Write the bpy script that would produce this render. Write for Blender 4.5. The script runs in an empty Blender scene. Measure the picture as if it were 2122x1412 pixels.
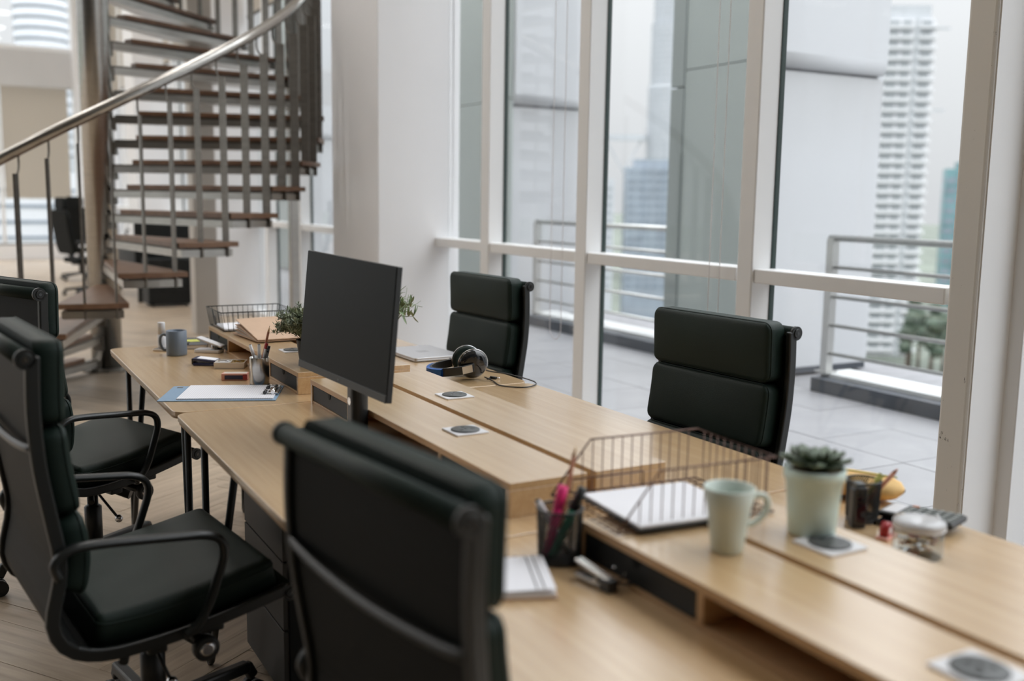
import bpy, math, random
from mathutils import Vector, Matrix
PI = math.pi
R = math.radians
C = bpy.context.scene
random.seed(7)
col = C.collection

# ------------------------------------------------------------------ camera, sky, exposure
cam_d = bpy.data.cameras.new('camera')
cam = bpy.data.objects.new('camera', cam_d)
col.objects.link(cam)
cam_d.sensor_width = 36.0
cam_d.lens = 35.52
cam_d.clip_start = 0.05
cam_d.clip_end = 6000
rt = Vector((0.87488062, -0.48412251, 0.01446726))
dn = Vector((-0.05546368, -0.12981524, -0.98998575))
fw = Vector((0.48115246, 0.86531694, -0.14042405))
mw = Matrix.Identity(4)
for i in range(3):
    mw[i][0], mw[i][1], mw[i][2] = rt[i], -dn[i], -fw[i]
mw[2][3] = 1.385
cam.matrix_world = mw
cam_d.dof.use_dof = True
cam_d.dof.focus_distance = 3.25
cam_d.dof.aperture_fstop = 1.7
C.camera = cam

W = bpy.data.worlds.new('overcast_sky')
C.world = W
W.use_nodes = True
nt = W.node_tree
nt.nodes.clear()
tc = nt.nodes.new('ShaderNodeTexCoord')
sep = nt.nodes.new('ShaderNodeSeparateXYZ')
nt.links.new(tc.outputs['Generated'], sep.inputs[0])
rmp = nt.nodes.new('ShaderNodeValToRGB')        # overcast sky: upper part raised far beyond the horizon to brighten the room
rmp.color_ramp.elements[0].position = 0.0
rmp.color_ramp.elements[0].color = (0.205, 0.208, 0.216, 1)
rmp.color_ramp.elements[1].position = 1.0
rmp.color_ramp.elements[1].color = (1.95, 1.98, 2.06, 1)
e_ = rmp.color_ramp.elements.new(0.25)
e_.color = (0.30, 0.304, 0.314, 1)
nt.links.new(sep.outputs['Z'], rmp.inputs[0])
ns = nt.nodes.new('ShaderNodeTexNoise')
ns.inputs['Scale'].default_value = 3.0
ns.inputs['Detail'].default_value = 4.0
nt.links.new(tc.outputs['Generated'], ns.inputs['Vector'])
mr = nt.nodes.new('ShaderNodeMapRange')
mr.inputs[3].default_value = 0.93
mr.inputs[4].default_value = 1.07
nt.links.new(ns.outputs[0], mr.inputs[0])
mx = nt.nodes.new('ShaderNodeMix')
mx.data_type = 'RGBA'
mx.blend_type = 'MULTIPLY'
mx.inputs[0].default_value = 1.0
nt.links.new(rmp.outputs[0], mx.inputs[6])
nt.links.new(mr.outputs[0], mx.inputs[7])
bg = nt.nodes.new('ShaderNodeBackground')
bg.inputs['Strength'].default_value = 3.5
nt.links.new(mx.outputs[2], bg.inputs[0])
wo = nt.nodes.new('ShaderNodeOutputWorld')
nt.links.new(bg.outputs[0], wo.inputs[0])

def portal(name, loc, rot, sx, sy):             # tells the renderer where daylight enters; gives no light itself
    l = bpy.data.lights.new(name, 'AREA')
    l.shape = 'RECTANGLE'
    l.size, l.size_y = sx, sy
    l.cycles.is_portal = True
    o = bpy.data.objects.new(name, l)
    col.objects.link(o)
    o.location, o.rotation_euler = loc, rot
portal('facade_daylight', (3.15, 12.4, 3.1), (PI/2, 0, PI/2), 20.4, 6.2)
portal('near_daylight', (3.30, -.9, 3.1), (PI/2, 0, PI/2), 6, 6.2)
portal('left_daylight', (-7.05, 14.7, 3.3), (PI/2, 0, -PI/2), 16.2, 6)
portal('far_daylight', (-2, 22.55, 3.1), (PI/2, 0, PI), 10, 6.2)

C.view_settings.view_transform = 'Standard'
C.view_settings.look = 'None'
C.view_settings.exposure = 0.0
C.view_settings.gamma = 1.0
C.view_settings.use_curve_mapping = False
C.cycles.max_bounces = 10
C.cycles.diffuse_bounces = 6
C.cycles.transparent_max_bounces = 32
C.cycles.use_denoising = True
C.cycles.caustics_reflective = False
C.cycles.caustics_refractive = False

# ------------------------------------------------------------------ materials
def mat(name, c, rough=0.5, metal=0.0, spec=0.5, noise=None, bump=None, coat=0.0, alpha=None, trans=0.0):
    """noise = (scale vector, amount); bump = (scale, strength)"""
    m = bpy.data.materials.new(name)
    m.use_nodes = True
    n = m.node_tree
    b = n.nodes['Principled BSDF']
    b.inputs['Base Color'].default_value = (*c, 1)
    b.inputs['Roughness'].default_value = rough
    b.inputs['Metallic'].default_value = metal
    b.inputs['Specular IOR Level'].default_value = spec
    b.inputs['Coat Weight'].default_value = coat
    b.inputs['Transmission Weight'].default_value = trans
    t = n.nodes.new('ShaderNodeTexCoord')
    if noise:
        mp = n.nodes.new('ShaderNodeMapping')
        mp.inputs['Scale'].default_value = noise[0]
        n.links.new(t.outputs['Object'], mp.inputs[0])
        nz = n.nodes.new('ShaderNodeTexNoise')
        nz.inputs['Scale'].default_value = 1.0
        nz.inputs['Detail'].default_value = 5.0
        n.links.new(mp.outputs[0], nz.inputs['Vector'])
        r = n.nodes.new('ShaderNodeValToRGB')
        a = noise[1]
        r.color_ramp.elements[0].position = 0.3
        r.color_ramp.elements[1].position = 0.7
        r.color_ramp.elements[0].color = (*[max(0, v*(1-a)) for v in c], 1)
        r.color_ramp.elements[1].color = (*[min(1, v*(1+a)) for v in c], 1)
        n.links.new(nz.outputs[0], r.inputs[0])
        n.links.new(r.outputs[0], b.inputs['Base Color'])
    if bump:
        nz = n.nodes.new('ShaderNodeTexNoise')
        nz.inputs['Scale'].default_value = bump[0]
        nz.inputs['Detail'].default_value = 3.0
        n.links.new(t.outputs['Object'], nz.inputs['Vector'])
        bp_ = n.nodes.new('ShaderNodeBump')
        bp_.inputs['Strength'].default_value = bump[1]
        bp_.inputs['Distance'].default_value = 0.002
        n.links.new(nz.outputs[0], bp_.inputs['Height'])
        n.links.new(bp_.outputs[0], b.inputs['Normal'])
    return m

def wood_mat(name, c1, c2, scale, rough=0.35, vary=0.0, coat=0.0):
    m = bpy.data.materials.new(name)
    m.use_nodes = True
    n = m.node_tree
    b = n.nodes['Principled BSDF']
    b.inputs['Roughness'].default_value = rough
    b.inputs['Coat Weight'].default_value = coat
    b.inputs['Coat Roughness'].default_value = 0.22
    b.inputs['Coat IOR'].default_value = 1.85
    t = n.nodes.new('ShaderNodeTexCoord')
    mp = n.nodes.new('ShaderNodeMapping')
    mp.inputs['Scale'].default_value = scale
    n.links.new(t.outputs['Object'], mp.inputs[0])
    nz = n.nodes.new('ShaderNodeTexNoise')
    nz.inputs['Scale'].default_value = 1.0
    nz.inputs['Detail'].default_value = 6.0
    nz.inputs['Roughness'].default_value = 0.65
    nz.inputs['Distortion'].default_value = 0.3
    n.links.new(mp.outputs[0], nz.inputs['Vector'])
    r = n.nodes.new('ShaderNodeValToRGB')
    r.color_ramp.elements[0].position = 0.32
    r.color_ramp.elements[1].position = 0.68
    r.color_ramp.elements[0].color = (*c1, 1)
    r.color_ramp.elements[1].color = (*c2, 1)
    n.links.new(nz.outputs[0], r.inputs[0])
    last = r.outputs[0]
    if vary:
        g = n.nodes.new('ShaderNodeNewGeometry')
        oi = n.nodes.new('ShaderNodeObjectInfo')
        ad = n.nodes.new('ShaderNodeMath')
        ad.operation = 'ADD'
        n.links.new(g.outputs['Random Per Island'], ad.inputs[0])
        n.links.new(oi.outputs['Random'], ad.inputs[1])
        fr = n.nodes.new('ShaderNodeMath')
        fr.operation = 'FRACT'
        n.links.new(ad.outputs[0], fr.inputs[0])
        mr_ = n.nodes.new('ShaderNodeMapRange')
        mr_.inputs[3].default_value = 1 - vary
        mr_.inputs[4].default_value = 1 + vary
        n.links.new(fr.outputs[0], mr_.inputs[0])
        mxx = n.nodes.new('ShaderNodeMix')
        mxx.data_type = 'RGBA'
        mxx.blend_type = 'MULTIPLY'
        mxx.inputs[0].default_value = 1.0
        n.links.new(last, mxx.inputs[6])
        n.links.new(mr_.outputs[0], mxx.inputs[7])
        last = mxx.outputs[2]
    n.links.new(last, b.inputs['Base Color'])
    return m

def glass_mat(name, tint, refl_rough=0.0, f0=0.03):
    m = bpy.data.materials.new(name)
    m.use_nodes = True
    n = m.node_tree
    n.nodes.clear()
    tr = n.nodes.new('ShaderNodeBsdfTransparent')
    tr.inputs[0].default_value = (*tint, 1)
    gl = n.nodes.new('ShaderNodeBsdfGlossy')
    gl.inputs['Roughness'].default_value = refl_rough
    lw = n.nodes.new('ShaderNodeLayerWeight')
    lw.inputs[0].default_value = 0.5
    pw = n.nodes.new('ShaderNodeMath')
    pw.operation = 'POWER'
    pw.inputs[1].default_value = 5.0
    n.links.new(lw.outputs['Facing'], pw.inputs[0])
    fr = n.nodes.new('ShaderNodeMapRange')
    fr.inputs[3].default_value = f0
    fr.inputs[4].default_value = 0.9
    n.links.new(pw.outputs[0], fr.inputs[0])
    ms = n.nodes.new('ShaderNodeMixShader')
    n.links.new(fr.outputs[0], ms.inputs[0])
    n.links.new(tr.outputs[0], ms.inputs[1])
    n.links.new(gl.outputs[0], ms.inputs[2])
    o = n.nodes.new('ShaderNodeOutputMaterial')
    n.links.new(ms.outputs[0], o.inputs[0])
    return m

def stain_wall(name, c, stain):
    """painted concrete with rain streaks below the groove"""
    m = bpy.data.materials.new(name)
    m.use_nodes = True
    n = m.node_tree
    b = n.nodes['Principled BSDF']
    b.inputs['Roughness'].default_value = 0.8
    t = n.nodes.new('ShaderNodeTexCoord')
    mp = n.nodes.new('ShaderNodeMapping')
    mp.inputs['Scale'].default_value = (5, 5, 0.35)
    n.links.new(t.outputs['Object'], mp.inputs[0])
    nz = n.nodes.new('ShaderNodeTexNoise')
    nz.inputs['Detail'].default_value = 6
    nz.inputs['Scale'].default_value = 1
    n.links.new(mp.outputs[0], nz.inputs['Vector'])
    sx = n.nodes.new('ShaderNodeSeparateXYZ')
    n.links.new(t.outputs['Object'], sx.inputs[0])
    mr_ = n.nodes.new('ShaderNodeMapRange')      # fades from the groove down
    mr_.inputs[1].default_value = 1.7
    mr_.inputs[2].default_value = 2.37
    n.links.new(sx.outputs['Z'], mr_.inputs[0])
    lt = n.nodes.new('ShaderNodeMath')
    lt.operation = 'LESS_THAN'
    lt.inputs[1].default_value = 2.38
    n.links.new(sx.outputs['Z'], lt.inputs[0])
    mu = n.nodes.new('ShaderNodeMath')
    mu.operation = 'MULTIPLY'
    n.links.new(mr_.outputs[0], mu.inputs[0])
    n.links.new(lt.outputs[0], mu.inputs[1])
    mu2 = n.nodes.new('ShaderNodeMath')
    mu2.operation = 'MULTIPLY'
    n.links.new(mu.outputs[0], mu2.inputs[0])
    n.links.new(nz.outputs[0], mu2.inputs[1])
    mxx = n.nodes.new('ShaderNodeMix')
    mxx.data_type = 'RGBA'
    mxx.inputs[6].default_value = (*c, 1)
    mxx.inputs[7].default_value = (*stain, 1)
    n.links.new(mu2.outputs[0], mxx.inputs[0])
    n.links.new(mxx.outputs[2], b.inputs['Base Color'])
    return m

M = {}
M['white'] = mat('white_paint', (0.86, 0.86, 0.875), 0.45, noise=((2, 2, 2), 0.015))
M['frame'] = mat('white_frame_enamel', (0.86, 0.86, 0.86), 0.35, noise=((3, 3, 3), 0.015))
M['walldark'] = mat('bounce_cutting_wall', (0.16, 0.16, 0.155), 0.6, noise=((1, 1, 1), 0.03))  # unseen near walls, kept dark to cut bounce light
M['piershade'] = mat('shaded_pier_side', (0.36, 0.40, 0.385), 0.55, noise=((1, 1, 1), 0.03))  # shade and glass tint of the pier's room-facing side, put into its colour
M['findark'] = mat('grey_green_fin', (0.26, 0.29, 0.28), 0.55, noise=((1, 1, 1), 0.03))
M['ceil'] = mat('ceiling_paint', (0.8, 0.8, 0.79), 0.8)
M['pier'] = stain_wall('painted_concrete', (0.51, 0.522, 0.54), (0.40, 0.40, 0.40))
M['gasket'] = mat('dark_green_gasket', (0.01, 0.03, 0.025), 0.4)
M['glass'] = glass_mat('window_glass', (0.975, 0.985, 0.98))
M['desk'] = wood_mat('light_oak_veneer', (0.52, 0.335, 0.165), (0.62, 0.43, 0.235), (55, 2.0, 55), 0.30, coat=1.0)
M['edge'] = wood_mat('oak_edge', (0.46, 0.29, 0.15), (0.56, 0.37, 0.21), (6, 6, 90), 0.4)
M['plank'] = wood_mat('oak_floor_planks', (0.30, 0.23, 0.16), (0.49, 0.39, 0.29), (1.6, 26, 26), 0.38, vary=0.16)
M['floorbase'] = mat('floor_joint', (0.24, 0.18, 0.125), 0.7)
M['tread'] = wood_mat('brown_tread_wood', (0.115, 0.058, 0.032), (0.19, 0.105, 0.06), (9, 9, 9), 0.4)
M['leather'] = mat('black_green_leather', (0.0125, 0.0225, 0.0180), 0.52, spec=0.20, bump=(420, 0.25), noise=((6, 6, 6), 0.12))
M['sheet'] = mat('black_back_sheet', (0.0045, 0.0055, 0.0048), 0.55, spec=0.13, bump=(500, 0.2))
M['blackmetal'] = mat('black_powder_coat', (0.011, 0.0125, 0.012), 0.36, spec=0.5, bump=(900, 0.06))
M['chrome'] = mat('chrome', (0.75, 0.75, 0.76), 0.12, metal=1, bump=(300, 0.02))
M['steel'] = mat('brushed_steel', (0.47, 0.455, 0.43), 0.24, metal=1, noise=((6, 6, 90), 0.08))
M['steeldark'] = mat('dark_steel', (0.20, 0.186, 0.166), 0.5, metal=1, noise=((8, 8, 40), 0.12))
M['traysteel'] = mat('tread_tray_steel', (0.40, 0.385, 0.36), 0.30, metal=1, noise=((8, 8, 40), 0.1))
M['rail'] = mat('terrace_rail_steel', (0.50, 0.50, 0.49), 0.35, metal=1, noise=((5, 5, 5), 0.05))
M['blackplastic'] = mat('black_plastic', (0.013, 0.014, 0.014), 0.38, bump=(800, 0.05))
M['glossblack'] = mat('gloss_black', (0.008, 0.009, 0.011), 0.08, coat=0.5, noise=((4, 4, 4), 0.05))
M['farblack'] = mat('black_chair_cloth', (0.006, 0.007, 0.0065), 0.7, spec=0.2, noise=((20, 20, 20), 0.2))
M['screen'] = mat('matte_screen', (0.006, 0.008, 0.0072), 0.42, spec=0.12, noise=((3, 3, 3), 0.04))
M['drawer'] = mat('black_drawer', (0.008, 0.0095, 0.0095), 0.5, spec=0.3, noise=((8, 8, 8), 0.08))
M['pedestal'] = mat('grey_pedestal_front', (0.035, 0.033, 0.029), 0.5, noise=((4, 4, 4), 0.05))
M['whiteplastic'] = mat('white_plastic', (0.72, 0.72, 0.74), 0.35, noise=((5, 5, 5), 0.02))
M['paper'] = mat('white_paper', (0.80, 0.80, 0.84), 0.7, noise=((9, 9, 9), 0.015))
M['kraft'] = mat('kraft_card', (0.55, 0.38, 0.265), 0.7, noise=((14, 14, 14), 0.05))
M['greymug'] = mat('slate_blue_glaze', (0.155, 0.19, 0.24), 0.35, noise=((12, 12, 12), 0.04))
M['greenmug'] = mat('pale_green_glaze', (0.60, 0.67, 0.62), 0.35, noise=((8, 8, 8), 0.03))
M['greenin'] = mat('green_inner_glaze', (0.27, 0.43, 0.33), 0.3, noise=((8, 8, 8), 0.03))
M['planter'] = mat('mint_ceramic', (0.60, 0.73, 0.68), 0.4, noise=((8, 8, 8), 0.03))
M['soil'] = mat('soil', (0.12, 0.075, 0.045), 0.95, noise=((60, 60, 60), 0.5))
M['leafdark'] = mat('sage_leaf', (0.25, 0.29, 0.19), 0.5, noise=((30, 30, 30), 0.45))
M['leaf'] = mat('green_leaf', (0.19, 0.26, 0.13), 0.45, noise=((20, 20, 20), 0.35))
M['succulent'] = mat('succulent_leaf', (0.10, 0.135, 0.085), 0.45, noise=((16, 16, 16), 0.45))
M['stem'] = mat('plant_stem', (0.10, 0.10, 0.05), 0.7, noise=((30, 30, 30), 0.2))
M['blackpot'] = mat('black_pot', (0.016, 0.018, 0.018), 0.5, noise=((9, 9, 9), 0.1))
M['wire'] = mat('black_wire', (0.016, 0.022, 0.02), 0.45, bump=(500, 0.05))
M['copper'] = mat('dark_brown_wire', (0.14, 0.08, 0.062), 0.4, metal=0.5, noise=((9, 9, 9), 0.1))
M['bluecard'] = mat('blue_clipboard', (0.22, 0.335, 0.47), 0.5, noise=((9, 9, 9), 0.03))
M['navy'] = mat('navy_print', (0.025, 0.03, 0.085), 0.35, noise=((20, 20, 20), 0.2))
M['blue'] = mat('bright_blue', (0.012, 0.11, 0.40), 0.45, noise=((20, 20, 20), 0.1))
M['skyblue'] = mat('light_blue_plastic', (0.22, 0.42, 0.65), 0.4, noise=((9, 9, 9), 0.05))
M['red'] = mat('red_plastic', (0.36, 0.02, 0.025), 0.35, noise=((9, 9, 9), 0.05))
M['pink'] = mat('neon_pink', (0.85, 0.03, 0.22), 0.4, noise=((9, 9, 9), 0.03))
M['green'] = mat('green_marker', (0.015, 0.28, 0.17), 0.35, noise=((9, 9, 9), 0.05))
M['yellow'] = mat('yellow_fabric', (0.78, 0.50, 0.19), 0.7, noise=((25, 25, 25), 0.08))
M['postit'] = mat('yellow_note', (0.62, 0.64, 0.14), 0.6, noise=((9, 9, 9), 0.03))
M['pencil'] = mat('terracotta_pencil', (0.40, 0.145, 0.07), 0.5, noise=((9, 9, 9), 0.05))
M['rawwood'] = mat('sharpened_wood', (0.62, 0.42, 0.24), 0.7, noise=((40, 40, 40), 0.08))
M['olive'] = mat('yellow_green_pencil', (0.42, 0.40, 0.08), 0.5, noise=((9, 9, 9), 0.05))
M['cream'] = mat('cream_plastic', (0.66, 0.61, 0.55), 0.4, noise=((9, 9, 9), 0.02))
M['brass'] = mat('brass', (0.62, 0.42, 0.14), 0.3, metal=1, noise=((30, 30, 30), 0.1))
M['alu'] = mat('laptop_aluminium', (0.56, 0.56, 0.58), 0.38, metal=0.6, bump=(900, 0.03))
M['alumark'] = mat('laptop_lid_mark', (0.42, 0.42, 0.44), 0.35, metal=0.6, noise=((9, 9, 9), 0.02))
M['greyplastic'] = mat('grey_disc', (0.065, 0.07, 0.07), 0.42, noise=((9, 9, 9), 0.05))
M['darkgrey'] = mat('dark_grey_cover', (0.10, 0.10, 0.105), 0.6, noise=((14, 14, 14), 0.08))
M['jarglass'] = glass_mat('jar_glass', (0.78, 0.81, 0.81), 0.05, 0.10)
M['clearplastic'] = glass_mat('clear_plastic', (0.86, 0.86, 0.9), 0.08)
M['lidwhite'] = mat('highlit_glass_lid', (0.80, 0.80, 0.82), 0.15, trans=0.35, noise=((9, 9, 9), 0.02))  # white highlights of the thick glass lid, put into its colour
M['keygrey'] = mat('grey_key', (0.20, 0.215, 0.205), 0.5, noise=((9, 9, 9), 0.04))
M['salmon'] = mat('salmon_label', (0.72, 0.36, 0.29), 0.5, noise=((14, 14, 14), 0.1))
M['mesh'] = mat('black_mesh_metal', (0.018, 0.02, 0.02), 0.4, bump=(500, 0.1))
M['tile'] = wood_mat('grey_terrace_tile', (0.23, 0.23, 0.243), (0.27, 0.27, 0.283), (3, 3, 3), 0.36, vary=0.05)
M['joint'] = mat('tile_joint', (0.20, 0.20, 0.21), 0.8, noise=((9, 9, 9), 0.1))
M['plinth'] = mat('black_plinth', (0.055, 0.062, 0.075), 0.55, noise=((5, 5, 5), 0.2))
M['plinthtop'] = mat('pale_coping', (0.55, 0.56, 0.56), 0.6, noise=((5, 5, 5), 0.08))
M['towerwhite'] = mat('condo_white', (0.60, 0.608, 0.623), 0.7, noise=((.2, .2, .2), 0.03))
M['towerwin'] = mat('condo_window', (0.22, 0.245, 0.26), 0.3, noise=((.3, .3, .3), 0.25))
M['towergrey'] = mat('condo_grey', (0.42, 0.44, 0.46), 0.7, noise=((.2, .2, .2), 0.05))
M['haze1'] = mat('hazed_tower', (0.48, 0.50, 0.53), 0.5, noise=((.1, .1, .1), 0.03))  # distance haze mixed into this pale colour and its bands
M['haze2'] = mat('hazed_tower_band', (0.31, 0.33, 0.36), 0.4, noise=((.1, .1, .1), 0.05))
M['bluegrey'] = mat('hazed_blue_block', (0.27, 0.31, 0.36), 0.5, noise=((.1, .1, .1), 0.15))  # block and its windows paled to stand in for distance haze
M['bluewin'] = mat('hazed_blue_window', (0.19, 0.225, 0.265), 0.3, noise=((.1, .1, .1), 0.2))
M['tealblock'] = mat('teal_glass_block', (0.13, 0.25, 0.27), 0.3, noise=((.06, .06, .06), 0.35))
M['treefar'] = mat('far_tree', (0.045, 0.065, 0.045), 0.8, noise=((.5, .5, .5), 0.4))
M['bark'] = mat('bark', (0.08, 0.06, 0.045), 0.9, noise=((3, 3, 3), 0.3))
M['ground'] = mat('city_ground', (0.09, 0.105, 0.085), 0.9, noise=((.02, .02, .02), 0.4))
M['beam'] = mat('grey_beam', (0.60, 0.60, 0.60), 0.6, noise=((2, 2, 2), 0.02))
M['postgrey'] = mat('grey_beige_post', (0.42, 0.385, 0.345), 0.45, noise=((2, 2, 2), 0.04))

m = bpy.data.materials.new('added_fill_glow')  # glow of the unseen ceiling panels added as fill
m.use_nodes = True
pb = m.node_tree.nodes['Principled BSDF']
pb.inputs['Base Color'].default_value = (.8, .8, .8, 1)
pb.inputs['Emission Color'].default_value = (1.0, .97, .94, 1)
pb.inputs['Emission Strength'].default_value = 13.5
M['fill_glow'] = m

# woven roller-blind cloth lets some daylight through
m = bpy.data.materials.new('beige_roller_cloth')
m.use_nodes = True
n = m.node_tree
pb = n.nodes['Principled BSDF']
pb.inputs['Base Color'].default_value = (0.66, 0.62, 0.56, 1)
pb.inputs['Roughness'].default_value = 0.8
tl = n.nodes.new('ShaderNodeBsdfTranslucent')
tl.inputs[0].default_value = (0.62, 0.57, 0.50, 1)
ms = n.nodes.new('ShaderNodeMixShader')
ms.inputs[0].default_value = 0.42
n.links.new(pb.outputs[0], ms.inputs[1])
n.links.new(tl.outputs[0], ms.inputs[2])
n.links.new(ms.outputs[0], n.nodes['Material Output'].inputs[0])
M['blind'] = m

# milky bead plastic
m = bpy.data.materials.new('milky_beads')
m.use_nodes = True
n = m.node_tree
pb = n.nodes['Principled BSDF']
pb.inputs['Base Color'].default_value = (0.85, 0.83, 0.82, 1)
pb.inputs['Roughness'].default_value = 0.4
tl = n.nodes.new('ShaderNodeBsdfTranslucent')
tl.inputs[0].default_value = (0.85, 0.83, 0.82, 1)
ms = n.nodes.new('ShaderNodeMixShader')
ms.inputs[0].default_value = 0.75
n.links.new(pb.outputs[0], ms.inputs[1])
n.links.new(tl.outputs[0], ms.inputs[2])
n.links.new(ms.outputs[0], n.nodes['Material Output'].inputs[0])
M['bead'] = m

# lined paper: printed pale rules
m = mat('lined_paper', (0.80, 0.80, 0.84), 0.7)
n = m.node_tree
t_ = n.nodes.new('ShaderNodeTexCoord')
wv = n.nodes.new('ShaderNodeTexWave')
wv.inputs['Scale'].default_value = 45
wv.bands_direction = 'X'
n.links.new(t_.outputs['Object'], wv.inputs['Vector'])
rr = n.nodes.new('ShaderNodeValToRGB')
rr.color_ramp.elements[0].position = 0.0
rr.color_ramp.elements[0].color = (0.62, 0.63, 0.70, 1)
rr.color_ramp.elements[1].position = 0.18
rr.color_ramp.elements[1].color = (0.80, 0.80, 0.84, 1)
n.links.new(wv.outputs['Color'], rr.inputs[0])
n.links.new(rr.outputs[0], n.nodes['Principled BSDF'].inputs['Base Color'])
M['lined'] = m

# scuffed front of the pillar
m = mat('scuffed_frame', (0.62, 0.60, 0.55), 0.5)
n = m.node_tree
t_ = n.nodes.new('ShaderNodeTexCoord')
mp = n.nodes.new('ShaderNodeMapping')
mp.inputs['Scale'].default_value = (14, 14, 7)
n.links.new(t_.outputs['Object'], mp.inputs[0])
nz = n.nodes.new('ShaderNodeTexNoise')
nz.inputs['Detail'].default_value = 8
nz.inputs['Roughness'].default_value = 0.75
nz.inputs['Scale'].default_value = 1.6
n.links.new(mp.outputs[0], nz.inputs['Vector'])
rr = n.nodes.new('ShaderNodeValToRGB')
rr.color_ramp.elements[0].position = 0.325
rr.color_ramp.elements[0].color = (0.10, 0.09, 0.08, 1)
rr.color_ramp.elements[1].position = 0.355
rr.color_ramp.elements[1].color = (0.72, 0.70, 0.66, 1)
n.links.new(nz.outputs[0], rr.inputs[0])
n.links.new(rr.outputs[0], n.nodes['Principled BSDF'].inputs['Base Color'])
M['scuff'] = m

# ------------------------------------------------------------------ mesh helpers
class MB:
    def __init__(s):
        s.v, s.f, s.sm = [], [], []
    def add(s, vs, fs, smooth=False):
        o = len(s.v)
        s.v += [tuple(p) for p in vs]
        s.f += [tuple(i + o for i in f) for f in fs]
        s.sm += [smooth] * len(fs)
        return s
    def box(s, x0, x1, y0, y1, z0, z1, rz=0.0, pivot=None):
        vs = [(x, y, z) for z in (z0, z1) for y in (y0, y1) for x in (x0, x1)]
        if rz:
            px, py = pivot if pivot else ((x0 + x1)/2, (y0 + y1)/2)
            c, n_ = math.cos(rz), math.sin(rz)
            vs = [(px + (x - px)*c - (y - py)*n_, py + (x - px)*n_ + (y - py)*c, z) for x, y, z in vs]
        return s.add(vs, [(0, 2, 3, 1), (4, 5, 7, 6), (0, 1, 5, 4), (2, 6, 7, 3), (0, 4, 6, 2), (1, 3, 7, 5)])
    def prism(s, poly, z0, z1):
        k = len(poly)
        vs = [(x, y, z0) for x, y in poly] + [(x, y, z1) for x, y in poly]
        fs = [tuple(range(k - 1, -1, -1)), tuple(range(k, 2*k))]
        fs += [(i, (i + 1) % k, k + (i + 1) % k, k + i) for i in range(k)]
        return s.add(vs, fs)
    def lathe(s, prof, n=32, c=(0, 0, 0), smooth=True, close=True):
        vs, fs = [], []
        for r, z in prof:
            for i in range(n):
                a = 2*PI*i/n
                vs.append((c[0] + r*math.cos(a), c[1] + r*math.sin(a), c[2] + z))
        for j in range(len(prof) - 1):
            for i in range(n):
                i2 = (i + 1) % n
                fs.append((j*n + i, j*n + i2, (j + 1)*n + i2, (j + 1)*n + i))
        if close:
            fs.append(tuple(range(n - 1, -1, -1)))
            fs.append(tuple((len(prof) - 1)*n + i for i in range(n)))
        return s.add(vs, fs, smooth)
    def tube(s, pts, r, n=8, closed=False, cap=True, smooth=True):
        P = [Vector(p) for p in pts]
        k = len(P)
        rad = r if isinstance(r, (list, tuple)) else [r]*k
        vs, fs = [], []
        nrm = None
        for i in range(k):
            if closed:
                t = P[(i + 1) % k] - P[i - 1]
            else:
                t = P[min(i + 1, k - 1)] - P[max(i - 1, 0)]
            t = t.normalized() if t.length > 1e-9 else Vector((0, 0, 1))
            if nrm is None:
                a = Vector((0, 0, 1)) if abs(t.z) < .9 else Vector((1, 0, 0))
                nrm = t.cross(a).normalized()
            else:
                nrm = nrm - t*nrm.dot(t)
                if nrm.length < 1e-6:
                    a = Vector((0, 0, 1)) if abs(t.z) < .9 else Vector((1, 0, 0))
                    nrm = t.cross(a)
                nrm.normalize()
            b = t.cross(nrm)
            for j in range(n):
                a = 2*PI*j/n
                vs.append(P[i] + (nrm*math.cos(a) + b*math.sin(a))*rad[i])
        for i in range(k if closed else k - 1):
            i2 = (i + 1) % k
            for j in range(n):
                j2 = (j + 1) % n
                fs.append((i*n + j, i*n + j2, i2*n + j2, i2*n + j))
        s.add(vs, fs, smooth)
        if cap and not closed:
            o = len(s.v) - len(vs)
            s.f += [tuple(o + j for j in range(n - 1, -1, -1)), tuple(o + (k - 1)*n + j for j in range(n))]
            s.sm += [False, False]
        return s
    def bar(s, a, b, w, h, up=(0, 0, 1)):
        """rectangular bar from a to b"""
        a, b = Vector(a), Vector(b)
        t = (b - a).normalized()
        u = Vector(up)
        sd = t.cross(u)
        if sd.length < 1e-6:
            sd = t.cross(Vector((1, 0, 0)))
        sd.normalize()
        u = sd.cross(t)
        vs = []
        for p in (a, b):
            for x, y in ((-1, -1), (1, -1), (1, 1), (-1, 1)):
                vs.append(p + sd*(x*w/2) + u*(y*h/2))
        return s.add(vs, [(3, 2, 1, 0), (4, 5, 6, 7), (0, 1, 5, 4), (1, 2, 6, 5), (2, 3, 7, 6), (3, 0, 4, 7)])
    def ball(s, c, r, n=10, k=6):
        prof = [(max(1e-4, r*math.sin(PI*j/k)), -r*math.cos(PI*j/k)) for j in range(k + 1)]
        return s.lathe(prof, n, c, True, False)
    def build(s, name, m, parent=None, bevel=0.0, seg=2, loc=None, rz=None):
        me = bpy.data.meshes.new(name)
        me.from_pydata(s.v, [], s.f)
        me.polygons.foreach_set('use_smooth', s.sm)
        me.materials.append(M[m] if isinstance(m, str) else m)
        me.update()
        o = bpy.data.objects.new(name, me)
        col.objects.link(o)
        if parent:
            o.parent = parent
        if bevel:
            b = o.modifiers.new('bevel', 'BEVEL')
            b.width = bevel
            b.segments = seg
            b.limit_method = 'ANGLE'
            b.angle_limit = R(40)
        if loc:
            o.location = loc
        if rz:
            o.rotation_euler = (0, 0, rz)
        return o

def tag(o, label=None, cat=None, group=None, kind=None):
    if label: o['label'] = label
    if cat: o['category'] = cat
    if group: o['group'] = group
    if kind: o['kind'] = kind
    return o

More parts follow.
